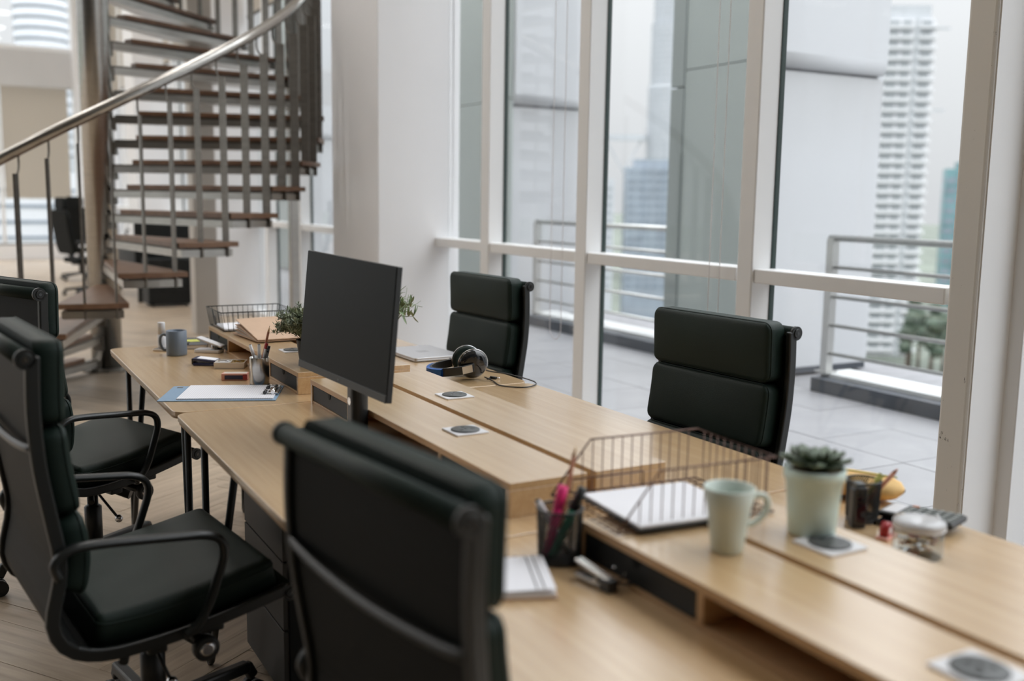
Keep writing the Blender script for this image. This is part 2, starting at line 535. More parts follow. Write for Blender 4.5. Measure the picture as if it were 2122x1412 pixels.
def thing(name, label, cat, loc=(0, 0, 0), rz=0, group=None):
    o = bpy.data.objects.new(name, None)
    col.objects.link(o)
    o.empty_display_size = 0.05
    o.location = loc
    o.rotation_euler = (0, 0, rz)
    return tag(o, label, cat, group)

def struct(name, loc=(0, 0, 0)):
    o = bpy.data.objects.new(name, None)
    col.objects.link(o)
    o.location = loc
    o['kind'] = 'structure'
    return o

def sbox(name, m, *b, parent=None, bevel=0.0):
    o = MB().box(*b).build(name, m, parent, bevel)
    if not parent:
        o['kind'] = 'structure'
    return o

def clone(o, name=None, parent=None, loc=None, rot=None):
    c = o.copy()
    col.objects.link(c)
    if parent is not None: c.parent = parent
    if loc is not None: c.location = loc
    if rot is not None: c.rotation_euler = rot
    return c

def dup(root, loc, rz, label, group=None):
    r_ = root.copy()
    col.objects.link(r_)
    r_.location, r_.rotation_euler = loc, (0, 0, rz)
    r_['label'] = label
    if group: r_['group'] = group
    for ch in list(root.children):
        c = ch.copy()
        col.objects.link(c)
        c.parent = r_
        for g in list(ch.children):
            d = g.copy()
            col.objects.link(d)
            d.parent = c
    return r_

def spline(pts, k=8, closed=False):
    P = [Vector(p) for p in pts]
    n_ = len(P)
    out = []
    rng = range(n_ if closed else n_ - 1)
    for i in rng:
        p1, p2 = P[i], P[(i + 1) % n_]
        p0 = P[i - 1] if (closed or i > 0) else p1*2 - p2
        p3 = P[(i + 2) % n_] if (closed or i + 2 < n_) else p2*2 - p1
        for j in range(k):
            t = j/k
            out.append(0.5*((2*p1) + (-p0 + p2)*t + (2*p0 - 5*p1 + 4*p2 - p3)*t*t + (-p0 + 3*p1 - 3*p2 + p3)*t**3))
    if not closed:
        out.append(P[-1])
    return out

def rrect(x0, x1, y0, y1, r, k=5):
    out = []
    for cx_, cy_, a0 in ((x1 - r, y1 - r, 0), (x0 + r, y1 - r, 90), (x0 + r, y0 + r, 180), (x1 - r, y0 + r, 270)):
        for i in range(k + 1):
            a = R(a0 + 90*i/k)
            out.append((cx_ + r*math.cos(a), cy_ + r*math.sin(a)))
    return out

# ------------------------------------------------------------------ room shell
floor = struct('floor')
MB().box(-7, 3.1, -4, 22.8, -0.2, -0.012).build('floor_base', 'floorbase', floor)
# herringbone boards
BL, BW = 0.60, 0.10
def board(k=1.0):
    g = 0.0007
    return MB().box(-BL/2 + g, BL/2 - g, -BW/2 + g, BW/2 - g, -0.012, 0.0)
pl_mesh = board().build('plank', 'plank', floor, bevel=0)
base_me = pl_mesh.data
bpy.data.objects.remove(pl_mesh)
spots = []
s2 = math.sqrt(2)
n_along = int(BL/BW)
for i in range(-170, 171):
    for j in range(-28, 29):
        for o_ in (0, 1):
            # herringbone lattice: steps (W, W) and (L, -L) in the pattern frame
            bx = i*BW + j*BL
            by = i*BW - j*BL
            if o_ == 0:
                cx_, cy_, a = bx + BL/2, by + BW/2, 0
            else:
                cx_, cy_, a = bx + BW/2 - 0, by + BW + BL/2, PI/2
            ca, sa = math.cos(R(35)), math.sin(R(35))
            X = -1.5 + cx_*ca - cy_*sa
            Y = 7.0 + cx_*sa + cy_*ca
            if -7.0 < X < 3.0 and -4.0 < Y < 22.6:
                spots.append((X, Y, a + R(35)))
def seen(x, y):
    """rough view test for a floor point, and whether the desks hide it"""
    d = Vector((x, y, -1.385))
    z = d.dot(fw)
    if z < 0.3: return None
    u, v = 1061 + 2094*d.dot(rt)/z, 706 + 2094*d.dot(dn)/z
    if not (-420 < u < 2150 and v < 1800): return None
    if u > 620 and y < 12: return None
    return z
vis = sorted([(seen(x, y), x, y, a) for x, y, a in spots if seen(x, y)], key=lambda q: q[0])
for z_, x, y, a in vis[:285]:
    o = bpy.data.objects.new('plank', base_me)
    col.objects.link(o)
    o.parent = floor
    o.location = (x, y, random.uniform(-.0008, .0008))
    o.rotation_euler = (0, 0, a)
mb = MB()
done = {(round(x, 3), round(y, 3)) for _, x, y, _ in vis[:285]}
for x, y, a in spots:
    if (round(x, 3), round(y, 3)) in done: continue
    mb.box(x - BL/2 + .0015, x + BL/2 - .0015, y - BW/2 + .0015, y + BW/2 - .0015, -0.012, random.uniform(-.0008, .0008), a)
o = mb.build('plank_field', 'plank', floor)
o['kind'] = 'stuff'

XF = 3.0          # room face of the window frames
XG = 3.11         # glass
ZC = 6.3
ceil_ = struct('ceiling')
MB().box(-7, 3.3, -4, 22.8, ZC, ZC + .2).build('ceiling_slab', 'ceil', ceil_)
for lx in (-3.6, -1.2, 1.2):                   # unseen ceiling panels, added to brighten desks and room-facing sides
    for ly in (2.2, 4.8, 7.4, 10.0, 13.0, 16.0, 19.0):
        if ly < 4 or (lx < 0 and ly < 6): continue
        f_ = MB().box(lx - .63, lx + .63, ly - .33, ly + .33, ZC - .05, ZC).build('added_light_frame', 'frame', ceil_)
        MB().box(lx - .60, lx + .60, ly - .30, ly + .30, ZC - .055, ZC - .05).build('added_light_panel', 'fill_glow', f_)
sbox('wall_left', 'walldark', -7.2, -7, -4, 6.6, 0, ZC)
lw_ = struct('wall_left_added_glazing')             # unseen glazing, added to bring daylight onto room-facing sides
MB().box(-7.2, -7, 6.6, 22.8, 0, .3).build('low_wall', 'white', lw_)
for k in range(7):
    y_ = 6.6 + k*2.7
    MB().box(-7.15, -7.0, y_ - .05, y_ + .05, .3, ZC).build('mullion', 'frame', lw_)
    if k < 6:
        MB().box(-7.1, -7.09, y_ + .05, y_ + 2.65, .3, ZC).build('pane', 'glass', lw_)
sbox('wall_back', 'walldark', -7, 3.2, -4.2, -4, 0, ZC)

# ---- window facade: bays, each with one mullion at its far side
GREY_FRAME = M['frame']
def bay(idx, y0, y1, mull=None, transom=True, blind=False, first=False):
    """window bay y0..y1; mull = (near y, far y) of the mullion that closes the bay at its far side"""
    w = struct('window_%d' % idx)
    if mull:
        MB().box(XF, XG + .02, mull[0], mull[1], 0, ZC).build('mullion', 'frame', w, bevel=0.006)
    if mull: MB().box(XG - .004, XG + .022, y1 - .004, y1 + .012, 0.06, ZC - .1).build('gasket', 'gasket', w)
    if transom:
        MB().box(XF + .012, XG + .03, y0 + .02, y1, 1.035, 1.095).build('transom', 'frame', w, bevel=0.005)
    MB().box(XF + .01, XG + .03, y0, y1, 0, 0.06).build('sill', 'frame', w)
    MB().box(XF + .01, XG + .03, y0, y1, ZC - .1, ZC).build('head', 'frame', w)
    MB().box(XG, XG + .01, y0, y1, 0.06, 1.035).build('lower_pane', 'glass', w)
    MB().box(XG, XG + .01, y0, y1, 1.095, ZC - .1).build('upper_pane', 'glass', w)
    if blind:
        b = MB().box(XF + .02, XF + .024, y0 + .05, y1 - .04, 3.33, ZC - .1).build('roller_cloth', 'blind', w)
        MB().box(XF + .014, XF + .03, y0 + .05, y1 - .04, 3.305, 3.335).build('bottom_bar', 'steeldark', b)
    return w

# pillar with stepped frame at the near end
p_ = struct('trim_1')
MB().box(XF, 3.17, 2.198, 2.31, 0, ZC).build('pillar_face', 'scuff', p_, bevel=0.012, seg=3)
MB().box(3.012, 3.24, 2.194, 2.215, 0, ZC).build('pillar_side', 'frame', p_)
MB().box(3.185, 3.42, 2.14, 2.20, 0, ZC).build('pillar_step', 'frame', p_, bevel=0.004)
bay(1, 2.31, 3.29, (3.29, 3.385))
bay(2, 3.385, 4.597, (4.597, 4.70))
bay(3, 4.70, 5.73, (5.73, 5.84))
bay(4, 5.84, 6.56)
sbox('wall_column', 'white', 2.58, 3.2, 6.56, 7.5, 0, ZC, bevel=0.008)
ys = 7.5
idx = 5
for a, b in ((8.50, 8.60), (9.68, 9.78), (10.86, 10.96)):
    bay(idx, ys, a, (a, b), blind=True); ys = b; idx += 1
bay(idx, ys, 11.62, blind=True); idx += 1
sbox('wall_column_second', 'white', 2.58, 3.2, 11.62, 12.55, 0, ZC, bevel=0.008)
ys = 12.55
for a, b in ((13.55, 13.65), (14.73, 14.83), (15.9, 16.0)):
    bay(idx, ys, a, (a, b), blind=True); ys = b; idx += 1
bay(idx, ys, 16.66, blind=True); idx += 1
sbox('wall_column_third', 'white', 2.58, 3.2, 16.66, 17.6, 0, ZC, bevel=0.008)
ys = 17.6
for a, b in ((18.6, 18.7), (19.8, 19.9), (21.0, 21.1)):
    bay(idx, ys, a, (a, b), blind=True); ys = b; idx += 1
bay(idx, ys, 22.5, blind=True); idx += 1
w = struct('window_%d' % idx); idx += 1
MB().box(3.34, 3.35, -3.9, 2.14, .08, ZC).build('pane', 'glass', w)
for y_ in (-3.95, -1.9, .1):
    MB().box(3.28, 3.38, y_ - .05, y_ + .05, 0, ZC).build('mullion', 'frame', w)

# ---- far end wall with its windows
YE = 22.6
e = struct('wall_far')
MB().box(-7, 3.3, YE - .1, YE + .1, 3.40, 4.12).build('spandrel_beam', 'beam', e, bevel=.01)
MB().box(-7, 3.3, YE - .1, YE + .1, 0, 0.30).build('low_wall', 'white', e)
MB().box(2.32, 2.62, YE - .45, YE + .1, 0, ZC).build('end_column', 'white', e, bevel=.01)
MB().box(2.62, 3.3, YE - .14, YE + .1, 0, ZC).build('end_panel', 'white', e)
for i, x0 in enumerate((-6.4, -4.4, -2.4, -.4, 0.96)):
    x1 = (-4.4, -2.4, -.4, .96, 2.32)[i]
    w = struct('window_%d' % idx); idx += 1
    MB().box(x0, x1, YE, YE + .01, .30, 3.4).build('lower_pane', 'glass', w)
    MB().box(x0, x1, YE, YE + .01, 4.12, ZC).build('upper_pane', 'glass', w)
    MB().box(x0 - .03, x0 + .03, YE - .06, YE + .06, .3, 3.4).build('lower_mullion', 'frame', w)
    MB().box(x0 - .03, x0 + .03, YE - .06, YE + .06, 4.12, ZC).build('upper_mullion', 'frame', w)
    MB().box(x0, x1, YE - .05, YE + .05, 4.12, 4.2).build('upper_sill', 'frame', w)
    MB().box(x0, x1, YE - .08, YE + .02, .27, .33).build('sill', 'steeldark', w)
    if i == 4: MB().box(x0 + .05, x1 - .11, YE - .09, YE - .086, 1.22, 3.4).build('roller_cloth', 'blind', w)

# steel posts of the stair hall
sbox('trim_2', 'postgrey', 2.07, 2.29, 10.1, 10.32, 0, ZC, bevel=.006)
sbox('trim_3', 'steel', 2.555, 2.63, 8.52, 8.60, 0, ZC, bevel=.006)

# ------------------------------------------------------------------ terrace
ter = struct('floor_terrace')
MB().box(3.2, 7.2, -4, 26, -0.3, -0.02).build('terrace_slab', 'joint', ter)
TS = 0.60
tmesh = None
for i in range(4):
    for j in range(21):
        x0, y0 = 3.22 + i*TS, -0.6 + j*TS
        w_ = min(TS, 5.52 - x0)
        if y0 > 1.0:
            o = MB().box(0.0025, w_ - .0025, 0.0025, TS - .0025, -0.03, 0.0).build('tile', 'tile', ter) if (tmesh is None or i == 3) else None
            if o is None:
                o = bpy.data.objects.new('tile', tmesh)
                col.objects.link(o)
                o.parent = ter
            elif tmesh is None:
                tmesh = o.data
            o.location = (x0, y0, random.uniform(-.001, .001))
for k, (y0, y1) in enumerate(((5.95, 7.12), (10.0, 11.85), (14.05, 15.2), (18.1, 19.25))):
    g = struct('wall_pier_%d' % (k + 1))
    MB().box(5.53, 6.72, y0, y1 - .02, 0, 2.38).build('lower_wall', 'pier', g, bevel=.006)
    MB().box(5.55, 6.70, y0 + .02, y1 - .03, 2.38, 2.402).build('groove', 'joint', g)
    uw = MB()
    for q in range(8):                      # the upper wall rounds out over the groove
        f0 = q/7
        uw.v += [(5.53, y0 - .055*math.sin(f0*PI/2), 2.402 + .11*(1 - math.cos(f0*PI/2))), (6.72, y0 - .055*math.sin(f0*PI/2), 2.402 + .11*(1 - math.cos(f0*PI/2)))]
    uw.v += [(5.53, y0 - .055, 7.5), (6.72, y0 - .055, 7.5), (5.53, y1 - .02, 2.402), (6.72, y1 - .02, 2.402), (5.53, y1 - .02, 7.5), (6.72, y1 - .02, 7.5)]
    for q in range(8):
        uw.f.append((q*2, q*2 + 1, q*2 + 3, q*2 + 2)); uw.sm.append(q < 7)
    uw.f += [(16, 17, 21, 20), (18, 20, 21, 19), (0, 18, 19, 1), tuple([18] + [q*2 for q in range(8)] + [16, 20]), tuple([21, 17] + [q*2 + 1 for q in range(7, -1, -1)] + [19])]
    uw.sm += [False]*5
    uw.build('upper_wall', 'pier', g)
    MB().box(6.72, 6.86, y0 + .1, y1, 0, 7.5).build('edge_fin', 'pier', g)
    for z0, z1 in ((.0, 2.46), (2.47, 4.9), (4.91, 7.5)):
        MB().box(5.5, 5.53, y0 + .0, y1 - .17, z0, z1).build('shaded_side_panel', 'piershade', g)  # room-facing pier side, its shade carried by the panel colour
    for z0, z1 in ((.0, 2.32), (2.335, 4.6), (4.615, 7.5)):
        MB().box(5.485, 5.53, y1 - .165, y1, z0, z1).build('corner_fin', 'findark', g)
    MB().box(5.49, 6.72, y0 - .012, y0, 0, .05).build('base_strip', 'plinth', g)

def railing(y0, y1, lab):
    t = thing('terrace_railing', lab, 'railing', (5.62, y0, 0))
    Ln = y1 - y0
    MB().box(-.12, .28, 0, Ln, 0, .105).build('plinth', 'plinth', t, bevel=.004)
    MB().box(-.02, .28, 0, Ln, .105, .135).build('coping', 'plinthtop', t)
    k = max(1, round(Ln/1.25))
    for q in range(k + 1):
        yy = .03 + (Ln - .06)*q/k
        MB().box(-.035, .035, yy - .03, yy + .03, .135, 1.12).build('post', 'rail', t, bevel=.003)
        MB().box(-.06, .06, yy - .055, yy + .055, .135, .15).build('post_foot', 'rail', t)
    for z, r_ in ((1.125, .024), (.915, .014), (.70, .014), (.49, .014), (.28, .014)):
        MB().tube([(0, -.06 if z > 1.1 else 0, z), (0, Ln, z)], r_, 8).build('rail_tube', 'rail', t)
railing(0.6, 5.35, 'steel terrace railing on black plinth in front of the white high-rise')
railing(7.14, 9.6, 'steel terrace railing between the two concrete piers, tower blocks behind')
railing(11.9, 14.0, 'steel terrace railing beyond the far concrete pier')

# ------------------------------------------------------------------ city
sbox('ground', 'ground', -1500, 2500, 40, 3500, -62, -60)

def bld(name, label, x, y, rz):
    return thing(name, label, 'building', (x, y, -60), rz)

# white condominium tower
t = bld('apartment_tower', 'tall white apartment high-rise with stacked balconies behind the terrace railing', 327, 281, R(-32))
Wd, Dp, Ht = 25.0, 16.0, 132.0
MB().box(-Wd/2, Wd/2, 0, Dp, 0, Ht).build('tower_body', 'towerwhite', t)
MB().box(-Wd/2 + 3, Wd/2 - 1, 2, Dp - 2, Ht, Ht + 5.5).build('roof_block', 'towergrey', t)
MB().box(5.2, 6.6, -.9, 0, 0, Ht).build('vertical_rib', 'towergrey', t)
win = slab = None
for fl in range(33):
    z = 2 + fl*3.95
    for (cx_, sc) in ((-8.6, 1.0), (-3.2, 1.0), (1.9, .8), (9.3, .9)):
        if win is None:
            win = MB().box(-2.2, 2.2, -.12, .1, .2, 1.5).build('window', 'towerwin', t)
            o = win
        else:
            o = clone(win, parent=t)
        jit = .2*math.sin(fl*1.7 + cx_)
        o.location = (cx_ + jit, 0, z + 1.3)
        o.scale = (sc, 1, 1)
    for (cx_, sc) in ((-4.3, 1.0), (9.6, .42)):
        if slab is None:
            slab = MB().box(-8.4, 8.4, -1.5, 0, 0, 1.15).build('balcony', 'towerwhite', t)
            o = slab
        else:
            o = clone(slab, parent=t)
        o.location = (cx_, 0, z)
        o.scale = (sc, 1, 1)
sb = None
for zz in (97, 128):
    o = MB().box(9, 18, -1.0, -.2, 0, .7).build('ledge', 'towergrey', t, loc=(0, 0, zz))

# pair of tapering round towers with a bridge
def round_tower(x, y, lab):
    t = bld('skyscraper', lab, x, y, 0)
    for r_, z0, z1 in ((14.2, 0, 150), (13.0, 150, 196), (11.6, 196, 232), (9.5, 232, 260)):
        p = MB().lathe([(r_, z0), (r_, z1)], 32, smooth=False).build('tower_stage', 'haze1', t)
        mb = MB()
        z = z0 + 2
        while z < z1 - 1:
            mb.lathe([(r_ + .25, z), (r_ + .25, z + 1.7)], 32)
            z += 4.2
        mb.build('window_rings', 'haze2', p)['kind'] = 'stuff'
    return t
round_tower(498, 652, 'tall round tapering tower beside the green-grey pier, banded facade')
round_tower(440, 682, 'second round tapering tower, nearly hidden by the white mullion')
t = thing('sky_bridge', 'thin pale bridge joining the two round towers high up', 'bridge', (469, 667, 47), R(-27))
MB().box(-18, 18, -3, 3, 0, 4.5).build('bridge_deck', 'haze1', t)
MB().bar((-14, 0, 0), (0, 0, -24), 1.2, 1.2).bar((14, 0, 0), (0, 0, -24), 1.2, 1.2).build('bridge_strut', 'haze1', t)

def block(label, x, y, rz, w_, d_, h_, body, winm, fh=4.0, cols=1, rows=None, bands=True, top=None):
    t = bld('office_block', label, x, y, rz)
    MB().box(-w_/2, w_/2, 0, d_, 0, h_).build('block_body', body, t)
    nfl = int(h_/fh)
    for fl in range(nfl):
        if (fl + 1)*fh < (rows or 0): continue
        MB().box(-w_/2 - .12, w_/2 + .12, -.12, d_*.9, fl*fh + 1.4, fl*fh + fh*.78).build('window_band', winm, t)
    for c_ in range(cols + 1):
        xx = -w_/2 + w_*c_/cols
        MB().box(xx - .5, xx + .5, -.4, .2, 0, h_).build('pilaster', body, t)
    if top:
        MB().box(-w_/2 + top[0], w_/2 - top[1], 2, d_ - 2, h_, h_ + top[2]).build('roof_block', body, t)
    return t
block('blue-grey office block at the foot of the round tower', 303, 408, R(-30), 22, 20, 77, 'bluegrey', 'bluewin', 4, 5, 20, top=(4, 0, 4))
block('pale slim block left of the blue-grey office block', 284.5, 420, R(-30), 9, 12, 71, 'haze1', 'haze2', 4, 2, 20)
block('teal glass block right of the white high-rise', 528, 402, R(-45), 18, 18, 82, 'tealblock', 'bluewin', 6, 3, 10, top=(6, 2, 4))
block('dark blue block behind the white high-rise', 498, 424, R(-45), 17, 18, 78, 'bluegrey', 'haze2', 4.2, 3, 10)
block('striped white and blue building below the left blind', 2, 166, R(-4), 34, 12, 64, 'towerwhite', 'bluewin', 2.3, 1, 40)
block('grey striped wing beside the striped building', 24.5, 158, R(-4), 9, 10, 61.5, 'bluegrey', 'towerwhite', 2.3, 1, 40)
block('pale blue block seen through the panes behind the stair', 62, 198, R(-15), 22, 14, 68, 'haze1', 'bluewin', 6, 5, 30)
t = bld('round_tower', 'round banded tower above the grey beam at far left', 23.2, 290, 0)
p = MB().lathe([(6.4, 0), (6.4, 150)], 32, smooth=True).build('tower_shaft', 'haze1', t)
for q in range(26):
    MB().lathe([(6.5, 0), (6.5, 1.0)], 32).build('window_ring', 'haze2', t, loc=(0, 0, 70 + q*2.6))
tr_lab = 'dark green tree far below the terrace, beyond the railing'
random.seed(3)
for u_, d_ in ((1886, 330), (1936, 330), (1988, 330), (1910, 349), (1962, 349), (1892, 368), (1938, 368), (1985, 368)):
    x, y = (273.6 + (u_ - 1890)*.139)*d_/330, (223.5 - (u_ - 1890)*.074)*d_/330
    h_ = random.uniform(24, 31)
    t = thing('tree', tr_lab, 'tree', (x, y, -60), 0, 'trees below the terrace')
    MB().tube([(0, 0, 0), (0, 0, h_*.6)], [.7, .4], 6).build('trunk', 'bark', t)
    mb = MB()
    for q in range(9):
        a, rr_ = random.uniform(0, 6.28), random.uniform(0, 1.7)
        mb.ball((rr_*math.cos(a), rr_*math.sin(a), h_*random.uniform(.5, .95)), random.uniform(1.6, 2.6), 8, 5)
    mb.build('crown', 'treefar', t)

# ------------------------------------------------------------------ spiral staircase
SX, SY = 1.03, 8.40
A0, DA, Z0, DZ = R(-80.2), R(12.58), 0.878, 0.18665
RO = 1.70
st = thing('spiral_staircase', 'steel spiral staircase with brown wooden treads and tubular handrail', 'staircase', (SX, SY, 0))
def pol(r, a, z): return (r*math.cos(a), r*math.sin(a), z)
MB().lathe([(.115, 0), (.115, 6.28)], 40).build('center_pole', 'steel', st)
MB().lathe([(.20, 0), (.20, .015), (.13, .02)], 40).build('base_flange', 'steeldark', st)
for k in range(-4, 17):
    a1 = A0 + k*DA + R(.6)
    a0 = a1 - R(14.5)
    z = Z0 + k*DZ
    # folded steel tray of the tread
    n_ = 5
    out = [pol(RO - .03, a0 + R(1.0) + (a1 - a0 - R(2.0))*i/n_, 0)[:2] for i in range(n_ + 1)]
    d0, d1 = pol(.113, a0 - R(8), 0)[:2], pol(.113, a1 + R(6), 0)[:2]
    tr = MB().prism([d0] + out + [d1], z - .098, z - .05).build('tread', 'traysteel', st)
    out = [pol(RO, a0 + (a1 - a0)*i/n_, 0)[:2] for i in range(n_ + 1)]
    d0, d1 = pol(.30, a0 - R(2), 0)[:2], pol(.30, a1 + R(2), 0)[:2]
    MB().prism([d0] + out + [d1], z - .034, z).build('wood_board', 'tread', tr, bevel=.003)
    MB().prism([pol(.13, a0 - R(3), 0)[:2]] + [pol(RO - .05, a0 + R(2) + (a1 - a0 - R(4))*i/3, 0)[:2] for i in range(4)] + [pol(.13, a1 + R(1), 0)[:2]], z - .05, z - .034).build('board_support', 'steeldark', tr)
    MB().bar(pol(.10, (a0 + a1)/2, z - .10), pol(.135, (a0 + a1)/2, z - .10), .075, .10).build('bracket', 'steeldark', tr)
    for da in (8.8, 2.4):
        a = a1 - R(da)
        zt = Z0 + DZ*((a - A0)/DA) + 1.10
        ca = math.cos(a), math.sin(a)
        bl = MB().bar(pol(RO - .045, a, z - .10), pol(RO - .045, a, zt), .063, .012, up=(-ca[1], ca[0], 0)).build('baluster', 'steeldark', st)
        MB().tube(spline([pol(RO - .06, a, zt - .005), pol(RO - .085, a, zt + .01), pol(RO - .105, a, zt + .05), pol(RO - .105, a, zt + .13)], 4), .0065, 6).build('rail_pin', 'steeldark', bl)
pts = []
for i in range(-4*6 - 8, 17*6):
    k = i/6
    pts.append(pol(RO - .105, A0 + k*DA, Z0 + k*DZ + 1.245))
MB().tube(pts, .036, 14).build('handrail', 'steel', st)

# ------------------------------------------------------------------ desks
def hairpin(x, y, dy, parent, dx=0.0):
    g = MB()
    g.tube([(x, y, .715), (x, y + .005, .02), (x, y + .005 - dy*.02, .009), (x + dx*.1, y - dy*.04, .02), (x + dx, y - dy, .715)], .0105, 8)
    g.box(min(x, x + dx) - .02, max(x, x + dx) + .02, min(y, y - dy) - .03, max(y, y - dy) + .03, .712, .718)
    return g.build('hairpin_leg', 'blackmetal', parent)

def desk(side, y0, lab):
    x0, x1 = (.551, 1.153) if side == 'l' else (1.158, 1.760)
    L_ = 1.396
    t = thing('office_desk', lab, 'desk', (x0, y0, 0), 0, 'oak desks of the shared bench')
    w_ = x1 - x0
    c_ = .045
    if side == 'l':
        poly = [(w_, 0), (w_, L_)] + [(c_ + c_*math.cos(R(a)), L_ - c_ + c_*math.sin(R(a))) for a in range(90, 181, 15)] + [(c_ + c_*math.cos(R(a)), c_ + c_*math.sin(R(a))) for a in range(180, 271, 15)]
    else:
        poly = [(0, L_), (0, 0)] + [(w_ - c_ + c_*math.cos(R(a)), c_ + c_*math.sin(R(a))) for a in range(270, 361, 15)] + [(w_ - c_ + c_*math.cos(R(a)), L_ - c_ + c_*math.sin(R(a))) for a in range(0, 91, 15)]
    MB().prism(poly, .724, .740).build('desktop', 'desk', t, bevel=.002)
    cx_ = sum(p[0] for p in poly)/len(poly)
    MB().prism([(cx_ + (p[0] - cx_)*.975, L_/2 + (p[1] - L_/2)*.988) for p in poly], .717, .724).build('under_edge', 'edge', t)
    xo = .055 if side == 'l' else w_ - .055
    xi = w_ - .09 if side == 'l' else .09
    hairpin(xo, L_ - .13, .38, t)
    hairpin(xo, .10, -.05, t)
    hairpin(xi, L_ - .13, .34, t)
    hairpin(xi, .10, -.34, t)
    MB().box(.05, w_ - .05, .09, .13, .69, .712).box(.05, w_ - .05, L_ - .15, L_ - .11, .69, .712).build('under_rail', 'blackmetal', t)
    return t
YD = (3.034, 1.632, 0.230, -1.172)
for side, nm in (('l', 'near the spiral stair side'), ('r', 'window side')):
    for q, y0 in enumerate(YD):
        what = {('l', 0): 'oak desk holding the grey mug, blue clipboard and steel pen cup',
                ('l', 1): 'oak desk carrying the black monitor, black chair back before it',
                ('l', 2): 'oak desk carrying the black mesh pen cup and spiral notebook',
                ('l', 3): 'oak desk under the power socket at the front edge of the picture',
                ('r', 0): 'oak desk holding the laptop and black headphones',
                ('r', 1): 'bare oak desk in front of the larger black window-side chair',
                ('r', 2): 'oak desk holding the calculator, glass jar and yellow pouch',
                ('r', 3): 'oak desk at the window side, past the glass jar'}[(side, q)]
        desk(side, y0, what)

def riser(side, y0, L_, lab):
    x0, x1 = (.960, 1.146) if side == 'l' else (1.168, 1.353)
    f = 1 if side == 'l' else -1
    t = thing('desk_riser', lab, 'riser', (x0 if f == 1 else x1, y0, .740), 0, 'oak desktop risers')
    w_ = x1 - x0
    def bx(a, b, c, d, e, g, nm, m_, par=t, bv=.0012):
        return MB().box(min(a*f, b*f), max(a*f, b*f), c, d, e, g).build(nm, m_, par, bevel=bv)
    bx(0, w_, 0, L_, .0575, .0735, 'top_board', 'desk')
    bx(-.0006, 0, .0015, L_ - .0015, .0585, .0725, 'front_edge_band', 'edge', bv=0)
    bx(.002, w_, .014, L_ - .014, 0, .008, 'bottom_board', 'edge')
    bx(0, w_, 0, .016, 0, .0575, 'end_panel', 'desk')
    bx(0, w_, L_ - .016, L_, 0, .0575, 'end_panel', 'desk')
    bx(w_ - .012, w_, .016, L_ - .016, .008, .0575, 'back_panel', 'edge')
    for yy in (.330, L_ - .346):
        bx(0.001, w_ - .012, yy, yy + .016, .008, .0575, 'divider', 'edge')
    for (a, b) in ((.018, .328), (L_ - .328, L_ - .018)):
        d_ = bx(.003, w_ - .02, a, b, .010, .055, 'drawer', 'drawer', bv=.001)
        m_ = (a + b)/2
        g = MB().prism([(m_ + .011*math.cos(R(q)), .0555 + .016*math.sin(R(q))) for q in range(180, 361, 15)], 0, .0012)
        g.v = [((.0015 + z)*f if f == 1 else -(.0015 + z), x, y) for x, y, z in g.v]
        g.build('finger_notch', 'sheet', d_)
    return t
riser('l', 3.147, 1.285, 'long oak riser with black drawers under the wire basket and kraft folder')
riser('r', 3.147, 1.285, 'oak riser beside the laptop, mostly behind the monitor')
riser('l', 1.727, 1.290, 'oak riser with black drawers right behind the monitor stand')
riser('r', 1.727, 1.290, 'oak riser with one power socket, in front of the window-side chair')
riser('l', .180, 1.290, 'oak riser carrying the pale green mug, mesh pen cup beside it')
riser('r', .180, 1.290, 'oak riser carrying the mint planter with succulent')

def socket(x, y, lab):
    t = thing('power_socket', lab, 'socket', (x, y, .8135))
    MB().prism(rrect(-.044, .044, -.044, .044, .004, 3), 0, .004).build('cover_plate', 'whiteplastic', t, bevel=.001)
    d_ = MB().lathe([(.0355, .004), (.0355, .0065), (.033, .0075)], 36).build('socket_disc', 'greyplastic', t)
    h = MB()
    for a, b, c_, e_ in ((-.004, .004, .013, .021), (-.019, -.011, -.012, -.007), (.011, .019, -.012, -.007), (-.003, .003, -.003, .003)):
        h.box(a, b, c_, e_, .0074, .0079)
    h.build('pin_hole', 'glossblack', d_)
    return t
socket(1.082, 3.60, 'white power socket with grey disc beside the black plant pot')
socket(1.082, 2.175, 'white power socket with grey disc, on the riser behind the black chair back')
socket(1.080, .745, 'white power socket at the bottom edge of the picture')
socket(1.250, 2.585, 'white power socket with grey disc nearest the headphones')
socket(1.264, 1.165, 'white power socket at the foot of the mint planter')

# grey pedestal under the near desk
t = thing('drawer_pedestal', 'grey-fronted drawer pedestal with black sides under the oak desk', 'pedestal', (.715, 2.50, 0))
MB().box(.014, .50, 0, .40, .04, .62).build('carcass', 'drawer', t, bevel=.003)
for z0, z1 in ((.05, .235), (.24, .425), (.43, .612)):
    MB().box(0, .014, .004, .396, z0, z1).build('drawer_front', 'pedestal', t, bevel=.0015)
for x, y in ((.05, .05), (.05, .35), (.45, .05), (.45, .35)):
    MB().lathe([(.018, 0), (.02, .02), (.018, .04)], 12, (x, y, 0)).build('caster', 'blackplastic', t)

